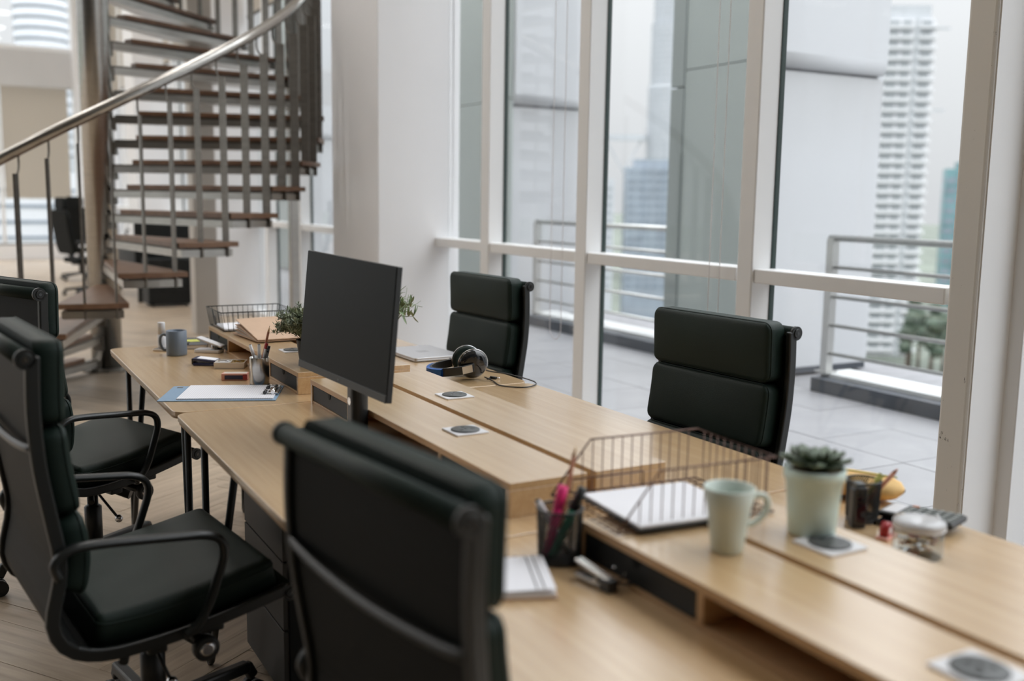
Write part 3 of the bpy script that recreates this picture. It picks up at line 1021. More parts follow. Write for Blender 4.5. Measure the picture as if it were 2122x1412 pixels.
# ------------------------------------------------------------------ soft-pad office chair, local +x is the way it faces
PROF = spline([(p[0], 0, p[1]) for p in ((-.288, 1.045), (-.291, .93), (-.285, .82), (-.270, .72), (-.256, .63), (-.258, .575), (-.268, .53), (-.276, .485), (-.262, .44), (-.225, .408), (-.16, .393), (-.05, .397), (.08, .415), (.24, .448))], 8)
PL = [0.0]
for i in range(1, len(PROF)):
    PL.append(PL[-1] + (PROF[i] - PROF[i - 1]).length)
def prof_at(s):
    s = min(max(s, 0), PL[-1] - 1e-6)
    i = 0
    while PL[i + 1] < s: i += 1
    f = (s - PL[i])/(PL[i + 1] - PL[i])
    p = PROF[i].lerp(PROF[i + 1], f)
    j0, j1 = max(i - 1, 0), min(i + 2, len(PROF) - 1)
    t = (PROF[j1] - PROF[j0]).normalized()
    return p, t, Vector((-t.z, 0, t.x))
def ribbon(s0, s1, o0, o1, y0, y1, n_=40):
    g = MB()
    vs = []
    for i in range(n_ + 1):
        p, t, nn = prof_at(s0 + (s1 - s0)*i/n_)
        for (o_, y) in ((o0, y0), (o1, y0), (o1, y1), (o0, y1)):
            q = p + nn*o_
            vs.append((q.x, y, q.z))
    fs = [(3, 2, 1, 0), tuple(n_*4 + k for k in range(4))]
    for i in range(n_):
        for k in range(4):
            a, b = i*4 + k, i*4 + (k + 1) % 4
            fs.append((a, b, b + 4, a + 4))
    return g.add(vs, fs)
def cushion(fr, L_, hw, T, r=.016, crown=.012, rc=.028, seam=True):
    """fr(s) gives point, normal; a soft pad of length L_ and half width hw"""
    ss = sorted({0, .002, .006, .012, .02, rc} | {L_ - q for q in (0, .002, .006, .012, .02, rc)} | {L_*i/10 for i in range(1, 10)})
    yy = [-1, -.992, -.975, -.945, -.9, -.7, -.45, -.2, 0, .2, .45, .7, .9, .945, .975, .992, 1]
    g = MB()
    top, ed = [], []
    for s in ss:
        de = min(s, L_ - s)
        h_ = hw - (rc - math.sqrt(max(0, rc*rc - (rc - de)**2)) if de < rc else 0)
        p, nn = fr(s)
        for u in yy:
            dl = (1 - abs(u))*h_
            dm = min(dl, de)
            rd = -(r - math.sqrt(max(0, r*r - (r - dm)**2))) if dm < r else 0
            cr = crown*(1 - (2*s/L_ - 1)**2)*(1 - u**4)
            q = p + nn*(T + rd + cr)
            top.append((q.x, u*h_, q.z))
    k = len(yy)
    bot = []
    for i, s in enumerate(ss):
        p, nn = fr(s)
        for j, u in enumerate(yy):
            tq = top[i*k + j]
            q = p
            bot.append((q.x, tq[1], q.z))
    n_ = len(top)
    fs = []
    for i in range(len(ss) - 1):
        for j in range(k - 1):
            a = i*k + j
            fs.append((a, a + 1, a + k + 1, a + k))
            fs.append((n_ + a + k, n_ + a + k + 1, n_ + a + 1, n_ + a))
    loop = [j for j in range(k)] + [i*k + k - 1 for i in range(1, len(ss))] + [(len(ss) - 1)*k + j for j in range(k - 2, -1, -1)] + [i*k for i in range(len(ss) - 2, 0, -1)]
    for q in range(len(loop)):
        a, b = loop[q], loop[(q + 1) % len(loop)]
        fs.append((b, a, n_ + a, n_ + b))
    g.add(top + bot, fs, True)
    seam_pts = []
    for q in loop:
        tp, bt = Vector(top[q]), Vector(bot[q])
        seam_pts.append(tp + (tp - bt).normalized()*(.0005) if (tp - bt).length > 1e-6 else tp)
    return g, seam_pts

def make_chair(label):
    t = thing('office_chair', label, 'chair', (0, 0, 0), 0, 'black leather soft-pad office chairs')
    for s in (-1, 1):
        y0, y1 = sorted((s*.258, s*.276))
        ribbon(0, PL[-1], -.014, .014, y0, y1).build('side_rail', 'blackmetal', t, bevel=.004)
    ribbon(.012, PL[-1] - .02, -.004, .004, -.26, .26).build('back_sheet', 'sheet', t)
    pads = ((.0 - .026, .152), (.159, .350), (.357, .510))
    for a, b in pads:
        def fr(s, a=a):
            sv = a + s
            p, tt, nn = prof_at(max(sv, 0))
            if sv < 0: p = p + tt*sv
            return p + nn*.006, nn
        g, sm_ = cushion(fr, b - a, .246, .060, r=.011)
        pd = g.build('back_pad', 'leather', t)
        MB().tube(sm_, .0022, 5, closed=True).build('piping', 'leather', pd)
    # seat cushion: one long pad from the lumbar bowl to the front bar
    sa = .69
    Ls = PL[-1] - sa - .005
    def frs(s):
        p, tt, nn = prof_at(sa + s)
        return p + nn*.008, nn
    g, sm_ = cushion(frs, Ls, .250, .070, r=.02, crown=.014)
    pd = g.build('seat_cushion', 'leather', t)
    MB().tube(sm_, .0022, 5, closed=True).build('piping', 'leather', pd)
    # rolled bars at the two ends of the sling
    for p, nm in (((-.302, 1.040), 'top_bar'), ((.250, .440), 'front_bar')):
        b = MB().tube([(p[0], -.266, p[1]), (p[0], .266, p[1])], .0185, 20).build(nm, 'leather', t)
        for s in (-1, 1):
            y = s*.266
            e_ = MB()
            e_.tube([(p[0], y, p[1]), (p[0], y + s*.010, p[1])], .0205, 20)
            e_.tube([(p[0], y + s*.010, p[1]), (p[0], y + s*.013, p[1])], [.014, .012], 20)
            e_.build('end_cap', 'blackmetal', b)
            MB().tube([(p[0], y + s*.0125, p[1]), (p[0], y + s*.0142, p[1])], .005, 10).build('cap_screw', 'glossblack', b)
    # loop arms
    for s in (-1, 1):
        y = s*.287
        pts_ = spline([(-.262, y, .585), (-.270, y, .615), (-.245, y, .640), (-.19, y, .645), (-.02, y, .630), (.045, y, .622), (.078, y, .604), (.085, y, .57), (.07, y, .52), (.045, y, .455), (.02, y, .42), (-.01, y, .402)], 5)
        g = MB()
        vs, fs = [], []
        n_ = len(pts_)
        for i, p in enumerate(pts_):
            tg = (pts_[min(i + 1, n_ - 1)] - pts_[max(i - 1, 0)]).normalized()
            nn = Vector((-tg.z, 0, tg.x))
            for q in range(10):
                an = 2*PI*q/10
                w_ = p + nn*(.0100*math.sin(an)) + Vector((0, .0145*math.cos(an), 0))
                vs.append(w_)
        for i in range(n_ - 1):
            for q in range(10):
                a, b = i*10 + q, i*10 + (q + 1) % 10
                fs.append((a, b, b + 10, a + 10))
        fs += [tuple(range(9, -1, -1)), tuple((n_ - 1)*10 + q for q in range(10))]
        g.add(vs, fs, True)
        g.build('arm_loop', 'blackmetal', t)
    br = spline([(-.286, .262, .858), (-.298, .252, .856), (-.304, .18, .850), (-.307, .09, .845), (-.308, 0, .843), (-.307, -.09, .845), (-.304, -.18, .850), (-.298, -.252, .856), (-.286, -.262, .858)], 5)
    MB().tube(br, .0090, 10).build('back_brace', 'blackmetal', t)
    # under the seat
    g = MB()
    g.bar((-.06, -.26, .372), (-.06, .26, .372), .045, .022).bar((.07, -.26, .392), (.07, .26, .392), .045, .022)
    g.box(-.10, .12, -.06, .06, .325, .375)
    g.build('seat_yoke', 'blackmetal', t, bevel=.006)
    MB().tube([(-.02, -.05, .35), (-.10, -.16, .36), (-.12, -.2, .335)], .011, 8).build('tilt_lever', 'blackmetal', t)
    k_ = MB().tube([(.05, -.06, .345), (.05, -.235, .345)], .0125, 10).build('tension_rod', 'blackmetal', t)
    MB().tube([(.05, -.235, .345), (.05, -.24, .345), (.05, -.258, .345), (.05, -.263, .345)], [.024, .030, .030, .025], 20).build('tension_knob', 'blackplastic', k_)
    MB().tube([(.05, -.263, .345), (.05, -.2655, .345)], [.02, .012], 16).build('knob_badge', 'chrome', k_)
    l_ = MB().tube([(-.03, -.07, .335), (-.01, -.17, .255)], .0045, 8).build('height_lever', 'blackmetal', t)
    MB().ball((-.008, -.178, .249), .0135, 14, 8).build('lever_ball', 'chrome', l_)
    MB().tube([(.03, -.02, .335), (.09, -.10, .30)], .021, 14).build('tilt_spring', 'blackmetal', t)
    MB().lathe([(.030, .10), (.030, .255), (.024, .26), (.019, .262), (.019, .33)], 20).build('gas_column', 'blackmetal', t)
    for q in range(5):
        a = R(20 + 72*q)
        c_, s_ = math.cos(a), math.sin(a)
        g = MB()
        g.bar((.02*c_, .02*s_, .115), (.30*c_, .30*s_, .098), .034, .030)
        g.bar((.295*c_, .295*s_, .105), (.318*c_, .318*s_, .062), .030, .024, up=(-s_, c_, 0))
        lg = g.build('base_leg', 'blackmetal', t, bevel=.007)
        w_ = MB()
        for o_ in (-.014, .014):
            p0 = Vector((.318*c_ - s_*(o_ - .009), .318*s_ + c_*(o_ - .009), .0275))
            p1 = Vector((.318*c_ - s_*(o_ + .009), .318*s_ + c_*(o_ + .009), .0275))
            w_.tube([p0, p1], .0272, 16)
        w_.build('caster', 'blackplastic', lg)
    return t
chair = make_chair('black leather chair facing the headphones and laptop on the oak desk')
chair.location, chair.rotation_euler = (1.721, 3.782, 0), (0, 0, R(184))
chair.scale = (1, 1, .988)
CG = 'black leather soft-pad office chairs'
c_ = dup(chair, (1.748, 2.325, 0), R(184), 'black leather chair at the window side, in front of the wide terrace pane', CG)
c_.scale = (1, 1, .978)
c_ = dup(chair, (.790, 1.345, 0), R(7), 'black leather chair whose back hides the desk below the monitor stand', CG)
c_.scale = (1, 1, .962)
c_ = dup(chair, (.383, 2.502, 0), R(7), 'large black leather chair at the left edge, nearer than the chair by the stair', CG)
c_.scale = (1, 1, 1.012)
c_ = dup(chair, (.397, 3.80, 0), R(24), 'black leather chair farthest along the stair side, in front of the lowest treads', CG)
c_.scale = (1, 1, 1.025)

# ------------------------------------------------------------------ far office: task chairs, desk, cabinet
def task_chair(label, x, y, rz):
    t = thing('task_chair', label, 'chair', (x, y, 0), rz, 'dark task chairs in the far office')
    MB().prism(rrect(-.24, .24, -.24, .24, .07), .44, .51).build('seat', 'farblack', t, bevel=.02)
    g = MB().prism(rrect(-.23, .23, .0, .58, .08), 0, .06)
    g.v = [(-.24 - z - .10*(y*y)/.34, x, .56 + y) for x, y, z in g.v]
    g.build('backrest', 'farblack', t, bevel=.015)
    g = MB().prism(rrect(-.13, .13, .0, .17, .05), 0, .06)
    g.v = [(-.30 - z, x, 1.13 + y) for x, y, z in g.v]
    g.build('headrest', 'farblack', t, bevel=.015)
    for s in (-1, 1):
        MB().tube(spline([(-.05, s*.25, .47), (-.05, s*.30, .50), (-.05, s*.30, .68), (.12, s*.30, .69)], 4), .018, 8).build('armrest', 'blackplastic', t)
    MB().tube([(-.25, 0, .62), (-.2, 0, .44), (0, 0, .43)], .03, 8).build('back_stem', 'blackplastic', t)
    MB().lathe([(.03, .1), (.03, .44)], 12).build('gas_column', 'blackplastic', t)
    for q in range(5):
        a = R(72*q)
        lg = MB().bar((0, 0, .11), (.31*math.cos(a), .31*math.sin(a), .075), .04, .035).build('base_leg', 'blackplastic', t)
        MB().ball((.31*math.cos(a), .31*math.sin(a), .031), .031, 10, 6).build('caster', 'blackplastic', lg)
    return t
task_chair('dark task chair side-on left of the steel pole, farther of the pair', 1.78, 17.2, R(75))
task_chair('dark task chair just left of the steel pole, nearer of the pair', 1.60, 14.6, R(20))
task_chair('dark task chair showing its top between two treads', 2.55, 19.6, R(-80))
t = thing('far_desk', 'dark-screened white desk seen behind the lower treads', 'desk', (2.0, 13.3, 0))
MB().box(0, .95, 0, 1.9, .70, .73).build('desktop', 'whiteplastic', t, bevel=.004)
MB().box(.02, .05, 0, 1.9, .28, .69).build('modesty_panel', 'drawer', t)
MB().box(0, .95, -.03, 0, .50, 1.10).build('desk_screen', 'drawer', t, bevel=.004)
for x in (.06, .88):
    for y in (.06, 1.8):
        MB().box(x - .025, x + .025, y - .025, y + .025, 0, .70).build('leg', 'blackmetal', t)
t = thing('low_cabinet', 'black low cabinet on the floor under the treads', 'cabinet', (2.06, 12.75, 0))
MB().box(0, .52, 0, .42, .03, .58).build('body', 'drawer', t, bevel=.005)
for z0, z1 in ((.04, .21), (.22, .39), (.40, .57)):
    MB().box(.01, .51, -.012, 0, z0, z1).build('drawer_front', 'drawer', t, bevel=.002)
for x in (.06, .46):
    for y in (.06, .36):
        MB().ball((x, y, .015), .015, 8, 5).build('caster', 'blackplastic', t)

# ------------------------------------------------------------------ monitor
t = thing('monitor', 'black desktop monitor with slim bezel on a tall stand', 'monitor', (.935, 2.53, .740))
pn = bpy.data.objects.new('panel', None)
ux = Vector((.045, -.550, -.012)).normalized()          # along the screen's width, towards the near end
uz = Vector((.040, .026, .327)).normalized()
un = ux.cross(uz).normalized()                          # out of the back
un = -un if un.x < 0 else un
cc = Vector((.8945, 2.519, 1.0585)) - Vector((.935, 2.53, .740))
def panel_box(mb, a0, a1, b0, b1, d0, d1):
    vs = []
    for d in (d0, d1):
        for b in (b0, b1):
            for a in (a0, a1):
                vs.append(cc + ux*a + uz*b + un*d)
    return mb.add(vs, [(0, 2, 3, 1), (4, 5, 7, 6), (0, 1, 5, 4), (2, 6, 7, 3), (0, 4, 6, 2), (1, 3, 7, 5)])
bpy.data.objects.remove(pn)
panel_box(MB(), -.275, .275, -.166, .165, 0, .016).build('panel_shell', 'blackplastic', t, bevel=.002)
panel_box(MB(), -.2735, .2735, -.1455, .1635, -.0012, 0).build('screen', 'screen', t)
panel_box(MB(), -.20, .20, -.13, .12, .016, .045).build('back_housing', 'blackplastic', t, bevel=.01)
b_ = panel_box(MB(), -.275, .275, -.1665, -.147, -.003, 0).build('lower_bezel', 'blackplastic', t, bevel=.001)
panel_box(MB(), -.006, .006, -.160, -.155, -.0036, -.003).build('maker_mark', 'greyplastic', b_)
MB().tube([cc + un*.04 + Vector((0, 0, .0)), cc + un*.075], .03, 16).build('neck_joint', 'blackplastic', t)
cl_ = MB().prism(rrect(-.024, .024, -.032, .032, .022, 6), .012, .36).build('stand_column', 'blackplastic', t)
MB().tube([(-.0245, 0, .098), (-.020, 0, .098)], .011, 16).build('bright_disc', 'chrome', cl_)  # small bright disc on the stand column
MB().prism(rrect(-.17, .02, -.11, .11, .02), 0, .012).build('stand_base', 'blackplastic', t, bevel=.003)

# ------------------------------------------------------------------ cups, mugs, pots
def mug(label, x, y, z, prof, handle, mo, mi, hr=.006):
    t = thing('mug', label, 'mug', (x, y, z))
    ri = [(r - .0035, max(zz, .005)) for r, zz in prof]
    MB().lathe(prof + [(prof[-1][0] - .0015, prof[-1][1] + .0015)] + ri[::-1] + [(.001, .005)], 40).build('body', mo, t)
    MB().lathe([(r - .0031, max(zz, .0055)) for r, zz in prof[1:]] , 40, close=False).build('inner_glaze', mi, t)
    MB().tube(spline(handle, 6), hr, 10).build('handle', mo, t)
    return t
hd = Vector((-.875, .484, 0))      # handle of the grey mug
h_ = [(hd.x*r, hd.y*r, z) for r, z in ((.0375, .078), (.052, .082), (.063, .072), (.066, .052), (.060, .030), (.049, .019), (.0375, .022))]
mug('slate blue-grey mug on the far oak desk', .770, 4.145, .740, [(.037, 0), (.0395, .003), (.040, .01), (.040, .098)], h_, 'greymug', 'greymug', .0055)
hd = Vector((.93, -.36, 0))
h_ = [(hd.x*r, hd.y*r, z) for r, z in ((.038, .090), (.052, .094), (.064, .088), (.067, .072), (.058, .056), (.044, .046), (.034, .044))]
mug('pale green tapered mug on the near riser, beside the mint planter', 1.091, 1.224, .8135, [(.0245, 0), (.027, .003), (.030, .03), (.036, .075), (.0425, .108)], h_, 'greenmug', 'greenin', .0055)

t = thing('planter', 'mint ceramic planter with a green succulent', 'planter', (1.285, 1.228, .8135))
MB().lathe([(.038, 0), (.041, .003), (.044, .05), (.0485, .098), (.052, .099), (.053, .118), (.0505, .119), (.0495, .108), (.002, .106)], 44).build('pot', 'planter', t)
MB().lathe([(.0495, .1075), (.030, .116), (.001, .126)], 24, close=False).build('soil', 'soil', t)
random.seed(11)
def leaf(mb, base, dirv, L_, w_, curl=.25, up=Vector((0, 0, 1)), thick=0.0):
    d = Vector(dirv).normalized()
    sd = d.cross(up)
    if sd.length < 1e-4: sd = Vector((1, 0, 0))
    sd.normalize()
    nn = sd.cross(d).normalized()
    vs, fs = [], []
    n_ = 5
    for i in range(n_):
        f = i/(n_ - 1)
        ww = w_*(math.sin(PI*min(1, f*.9 + .06))**.8)*.5 if i < n_ - 1 else w_*.04
        p = Vector(base) + d*(L_*f) + nn*(curl*L_*f*f)
        vs += [p - sd*ww, p + nn*(-.12*w_ - thick), p + sd*ww]
    for i in range(n_ - 1):
        a = i*3
        fs += [(a, a + 1, a + 4, a + 3), (a + 1, a + 2, a + 5, a + 4)]
        if thick: fs += [(a, a + 3, a + 5, a + 2)]
    mb.add(vs, fs, True)
for ring, (n_, el, L_, w_) in enumerate(((8, 2, .055, .040), (7, 12, .048, .038), (5, 28, .038, .032), (4, 50, .026, .024))):
    for q in range(n_):
        a = 2*PI*q/n_ + ring*.4
        e_ = R(el + random.uniform(-8, 8))
        g = MB()
        leaf(g, (.006*math.cos(a), .006*math.sin(a), .124), (math.cos(a)*math.cos(e_), math.sin(a)*math.cos(e_), math.sin(e_)), L_, w_, .22, thick=.003)
        g.build('leaf', 'succulent', t)

# ---- bushy plant left of the monitor
def bush(name, label, x, y, z, pot_r, pot_h, rad, hgt, n_st, mleaf, ll, lw, spread, seed):
    random.seed(seed)
    t = thing(name, label, 'plant', (x, y, z))
    MB().lathe([(pot_r*.70, 0), (pot_r*.73, .003), (pot_r*.97, pot_h), (pot_r, pot_h), (pot_r, pot_h*1.0), (pot_r*.93, pot_h), (pot_r*.9, pot_h*.9), (.001, pot_h*.88)], 32).build('pot', 'blackpot', t)
    sg, lg = MB(), MB()
    for q in range(n_st):
        a = random.uniform(0, 2*PI)
        rr_ = rad*math.sqrt(random.uniform(.05, 1))
        top = Vector((rr_*math.cos(a), rr_*math.sin(a), pot_h + hgt*random.uniform(.35, 1)*(1 - .45*(rr_/rad)**2)))
        b0 = Vector((math.cos(a)*pot_r*.3, math.sin(a)*pot_r*.3, pot_h*.88))
        mid = b0.lerp(top, .5) + Vector((0, 0, hgt*.14))
        pts_ = spline([b0, mid, top], 5)
        sg.tube(pts_, .0009, 4)
        for i, p in enumerate(pts_[3:]):
            f = i/len(pts_[3:])
            for s in range(spread):
                d = Vector((random.gauss(0, 1), random.gauss(0, 1), random.gauss(.5, .7))).normalized()
                leaf(lg, p, d, ll*random.uniform(.6, 1.15), lw, .2)
    sg.build('stems', 'stem', t)['kind'] = 'stuff'
    lg.build('foliage', mleaf, t)['kind'] = 'stuff'
    return t
bush('potted_plant', 'small-leaved bushy plant in a black pot left of the monitor', 1.04, 3.27, .8135, .046, .088, .118, .132, 170, 'leafdark', .017, .0044, 8, 5)
bush('leafy_plant', 'green plant with pointed leaves peeking out right of the monitor', 1.30, 3.46, .8135, .048, .085, .195, .185, 95, 'leaf', .042, .010, 4, 8)

# ------------------------------------------------------------------ writing tools
def stick(name, label, cat, a, b, r, body, parts, group=None, n=10):
    """a pen or pencil from a (bottom) to b (top); parts = (name, f0, f1, radius factor, material)"""
    a, b = Vector(a), Vector(b)
    t = thing(name, label, cat, a, 0, group)
    d = b - a
    MB().tube([(0, 0, 0), d], r, n).build('barrel', body, t)
    for nm, f0, f1, rf, m_ in parts:
        rs = rf if isinstance(rf, tuple) else (rf, rf)
        MB().tube([d*f0, d*f1], [r*rs[0], r*rs[1]], n).build(nm, m_, t)
    return t
# steel cup on the far desk
cx0, cy0 = .896, 3.375
t = thing('pen_cup', 'brushed steel pen cup on the far oak desk', 'cup', (cx0, cy0, .740))
MB().lathe([(.031, 0), (.0325, .002), (.0325, .094), (.0325, .096), (.0312, .096), (.0312, .003), (.001, .003)], 40).build('body', 'steel', t)
MB().lathe([(.0330, 0), (.0330, .005)], 40, close=False).build('base_ring', 'blackplastic', t)
CU = Vector((cx0, cy0, .745))
er = Vector((.875, -.484, 0)); ea = Vector((.486, .874, 0))
def incup(r0, r1, h, d0=0, d1=0): return CU + er*r0 + ea*d0, CU + er*r1 + ea*d1 + Vector((0, 0, h))
a, b = incup(.012, -.030, .132)
stick('pen', 'white pen with black end at the left in the steel cup', 'pen', a, b, .0052, 'whiteplastic', (('end_cap', .90, 1.01, .8, 'blackplastic'), ('clip', .74, .9, 1.08, 'whiteplastic')))
a, b = incup(.0, .003, .135, .01, -.012)
stick('pen', 'white pen with black end in the middle of the steel cup', 'pen', a, b, .0052, 'whiteplastic', (('end_cap', .90, 1.01, .8, 'blackplastic'),))
a, b = incup(-.012, .030, .175, .012, .012)
stick('pencil', 'sharpened brown pencil standing highest in the steel cup', 'pencil', a, b, .0042, 'pencil', (('sharpened_tip', .995, 1.10, (1, .25), 'rawwood'), ('lead', 1.10, 1.13, (.25, .05), 'blackplastic')), n=6)
a, b = incup(-.002, .028, .140, 0, -.004)
stick('pen', 'clear pen with red cap in the steel cup', 'pen', a, b, .0050, 'whiteplastic', (('cap', .86, 1.0, 1.1, 'red'),))
a, b = incup(.006, .036, .130, -.01, -.008)
stick('pen', 'dark pen at the right rim of the steel cup', 'pen', a, b, .0048, 'darkgrey', (('cap', .84, 1.0, 1.12, 'glossblack'),))

# black mesh cups
def mesh_cup(x, y, z, r, h, label):
    t = thing('mesh_pen_cup', label, 'cup', (x, y, z))
    MB().lathe([(r*.92, 0), (r*.93, .012)], 32).build('base', 'mesh', t)
    MB().tube([(r*math.cos(2*PI*i/32), r*math.sin(2*PI*i/32), h) for i in range(32)], .0022, 6, closed=True).build('rim', 'mesh', t)
    g = MB()
    nn = 44
    for s in (-1, 1):
        for q in range(nn):
            g.tube([((r*(.93 + .07*f))*math.cos(2*PI*q/nn + s*f*1.4), (r*(.93 + .07*f))*math.sin(2*PI*q/nn + s*f*1.4), .01 + (h - .01)*f) for f in (0, .2, .4, .6, .8, 1)], 0.00105, 3, cap=False)
    g.build('mesh_wall', 'mesh', t)['kind'] = 'stuff'
    return t
mx_, my_ = .925, 1.478
mesh_cup(mx_, my_, .740, .041, .098, 'black mesh pen cup with pink and green markers, beside the riser')
CU = Vector((mx_, my_, .752))
a, b = incup(.018, -.040, .098)
stick('pen', 'white pen leaning left in the mesh cup', 'pen', a, b, .0058, 'whiteplastic', (('end_cap', .93, 1.03, .7, 'blackplastic'),))
a, b = incup(-.022, .004, .128, .0, -.01)
stick('highlighter', 'neon pink highlighter standing in the mesh cup', 'highlighter', a, b, .0085, 'pink', (('cap', .70, 1.0, 1.12, 'pink'),))
a, b = incup(-.012, .038, .122, -.012, -.006)
stick('marker', 'green marker with black cap in the mesh cup', 'marker', a, b, .0080, 'green', (('cap', .70, 1.03, 1.1, 'blackplastic'),))
a, b = incup(-.006, .024, .175, .02, .024)
stick('pencil', 'copper-coloured pencil rising behind the pink highlighter', 'pencil', a, b, .0040, 'pencil', (('sharpened_tip', .995, 1.10, (1, .25), 'rawwood'),), n=6)

mx2, my2 = 1.603, 1.398
mesh_cup(mx2, my2, .740, .034, .085, 'smaller black mesh cup behind the planter, holding pencils')
CU = Vector((mx2, my2, .752))
a, b = incup(-.012, .060, .088, .0, .0)
stick('pencil', 'brown pencil slanting right out of the smaller mesh cup', 'pencil', a, b, .0045, 'pencil', (('sharpened_tip', .995, 1.10, (1, .25), 'pencil'),), n=6)
a, b = incup(-.02, .036, .085, .01, .0)
stick('pencil', 'yellow-green pencil in the smaller mesh cup', 'pencil', a, b, .0065, 'olive', (('end', .97, 1.0, 1.0, 'olive'),), n=6)
a, b = incup(-.025, .018, .075, -.01, .0)
stick('ruler_stick', 'pale wooden stick in the smaller mesh cup', 'stick', a, b, .0055, 'yellow', (('tip', .97, 1.0, .9, 'rawwood'),), n=6)

t = thing('stapler', 'black stapler standing upright between the planter and smaller mesh cup', 'stapler', (1.560, 1.372, .740), R(-25))
MB().prism(rrect(-.014, .014, -.014, .014, .005), 0, .080).build('body', 'blackplastic', t, bevel=.003)
MB().box(-.012, .012, -.018, -.014, .01, .086).build('jaw', 'glossblack', t, bevel=.002)
MB().box(-.009, .009, -.013, .012, .080, .092).build('hinge', 'greyplastic', t, bevel=.002)
t = thing('glue_bottle', 'light blue bottle half hidden behind the mint planter', 'bottle', (1.515, 1.415, .740))
MB().lathe([(.014, 0), (.015, .003), (.015, .085), (.010, .095), (.006, .098), (.006, .112)], 20).build('bottle', 'skyblue', t)
MB().lathe([(.0075, .112), (.006, .126)], 16).build('cap', 'whiteplastic', t)
t = thing('zip_pouch', 'plump yellow pouch lying behind the smaller mesh cup', 'pouch', (1.722, 1.535, .740), R(-62))
g = MB()
vs, fs = [], []
NU, NV = 16, 10
for i in range(NU + 1):
    for j in range(NV):
        u = -1 + 2*i/NU
        an = 2*PI*j/NV
        sc = max(.02, (1 - u**4))**.5
        vs.append((.112*u, .058*sc*math.cos(an), .028 + .0278*sc*math.sin(an)))
for i in range(NU):
    for j in range(NV):
        a, b = i*NV + j, i*NV + (j + 1) % NV
        fs.append((a, b, b + NV, a + NV))
g.add(vs, fs, True)
g.build('pouch', 'yellow', t)
MB().box(-.095, .095, -.002, .002, .0545, .0570).build('zipper', 'olive', t)

t = thing('calculator', 'black pocket calculator propped at the desk edge', 'calculator', (1.690, 1.322, .740), R(-72))
g = MB().box(-.075, .075, -.042, .042, 0, .012)
g.v = [(x, y, z + .010 + (x + .075)*0.03) for x, y, z in g.v]
g.build('case', 'blackplastic', t, bevel=.003)
g = MB().box(-.069, -.038, -.034, .034, .0121, .0128)
g.v = [(x, y, z + .010 + (x + .075)*.03) for x, y, z in g.v]
g.build('display', 'alu', t)
for i in range(6):
    for j in range(5):
        g = MB().box(-.0065, .0065, -.0052, .0052, 0, .003)
        x, y = -.024 + i*.0175, -.030 + j*.015
        g.build('key', 'pencil' if (i == 0 and j == 4) else 'keygrey', t, bevel=.0008, loc=(x, y, .0222 + (x + .075)*.03))
t = thing('card_box', 'dark case under the calculator', 'box', (1.648, 1.326, .740), R(-72))
MB().box(-.05, .05, -.03, .016, 0, .010).build('case', 'glossblack', t, bevel=.002)
t = thing('tape_roll', 'small red tape dispenser beside the glass jar', 'tape', (1.560, 1.298, .740), R(20))
MB().tube([(0, -.008, .016), (0, .008, .016)], .016, 24).build('roll', 'red', t)
MB().tube([(0, -.0085, .016), (0, .0085, .016)], .007, 16).build('core', 'whiteplastic', t)
MB().box(-.024, .028, -.012, .012, 0, .005).build('foot', 'salmon', t, bevel=.001)

# glass jar with clips
t = thing('clip_jar', 'low glass jar with wire clasp, clips inside', 'jar', (1.535, 1.205, .740))
MB().lathe([(.042, 0), (.045, .004), (.045, .048), (.041, .054)], 36).build('glass_wall', 'jarglass', t)
MB().lathe([(.046, .0555), (.047, .060), (.046, .066), (.030, .070), (.001, .071)], 36).build('lid', 'lidwhite', t)
MB().tube([(.0455*math.cos(2*PI*i/28), .0455*math.sin(2*PI*i/28), .054) for i in range(28)], .002, 6, closed=True).build('lid_seal', 'whiteplastic', t)
cw = MB().tube(spline([(.047, -.014, .020), (.052, -.010, .045), (.050, 0, .068), (.052, .010, .045), (.047, .014, .020)], 5), .0014, 6).build('clasp', 'chrome', t)
random.seed(21)
for q in range(26):
    a, rr_ = random.uniform(0, 6.28), random.uniform(0, .032)
    cl_ = MB().box(-.010, .010, -.003, .003, 0, .004, random.uniform(0, 3)).build('paper_clip', random.choice(('brass', 'chrome', 'pencil', 'red', 'cream')), t)
    cl_.location = (rr_*math.cos(a), rr_*math.sin(a), .004 + random.uniform(0, .026))

# ------------------------------------------------------------------ wire trays
def wire_tray(label, x, y, z, rz, L_, W_, H_, m_, tag_=False, cut=.25, nW=12, r=.0013):
    """file basket: full height at the back (y=W_), side rims slope down to the open front (y=0)"""
    t = thing('wire_basket', label, 'basket', (x, y, z), rz)
    MB().tube([(0, 0, .003), (0, W_*cut, H_), (0, W_, H_), (L_, W_, H_), (L_, W_*cut, H_), (L_, 0, .003)], r*1.5, 6).build('top_rim', m_, t)
    MB().tube([(0, 0, .003), (0, W_, .003), (L_, W_, .003), (L_, 0, .003)], r*1.5, 6, closed=True).build('bottom_frame', m_, t)
    g = MB()
    for i in range(1, nW):
        xx = L_*i/nW
        g.tube([(xx, W_, H_), (xx, W_, .003), (xx, 0, .003)], r, 5)
    nS = max(4, round(nW*W_/L_))
    for i in range(1, nS):
        yy = W_*i/nS
        hh = min(H_, H_*yy/(W_*cut))
        g.tube([(0, yy, hh), (0, yy, .003), (L_, yy, .003), (L_, yy, hh)], r, 5)
    g.build('wire_grid', m_, t)['kind'] = 'stuff'
    MB().tube([(0, W_*.12, .003), (0, W_*.12, H_*.28), (0, W_*.62, H_*.28), (0, W_*.62, .003)], r*1.4, 6).build('cross_wire', m_, t)
    if tag_:
        MB().box(-.003, .0, W_*.55, W_*.55 + .028, H_*.40, H_*.78).build('tag', 'blackplastic', t, bevel=.002)
    return t
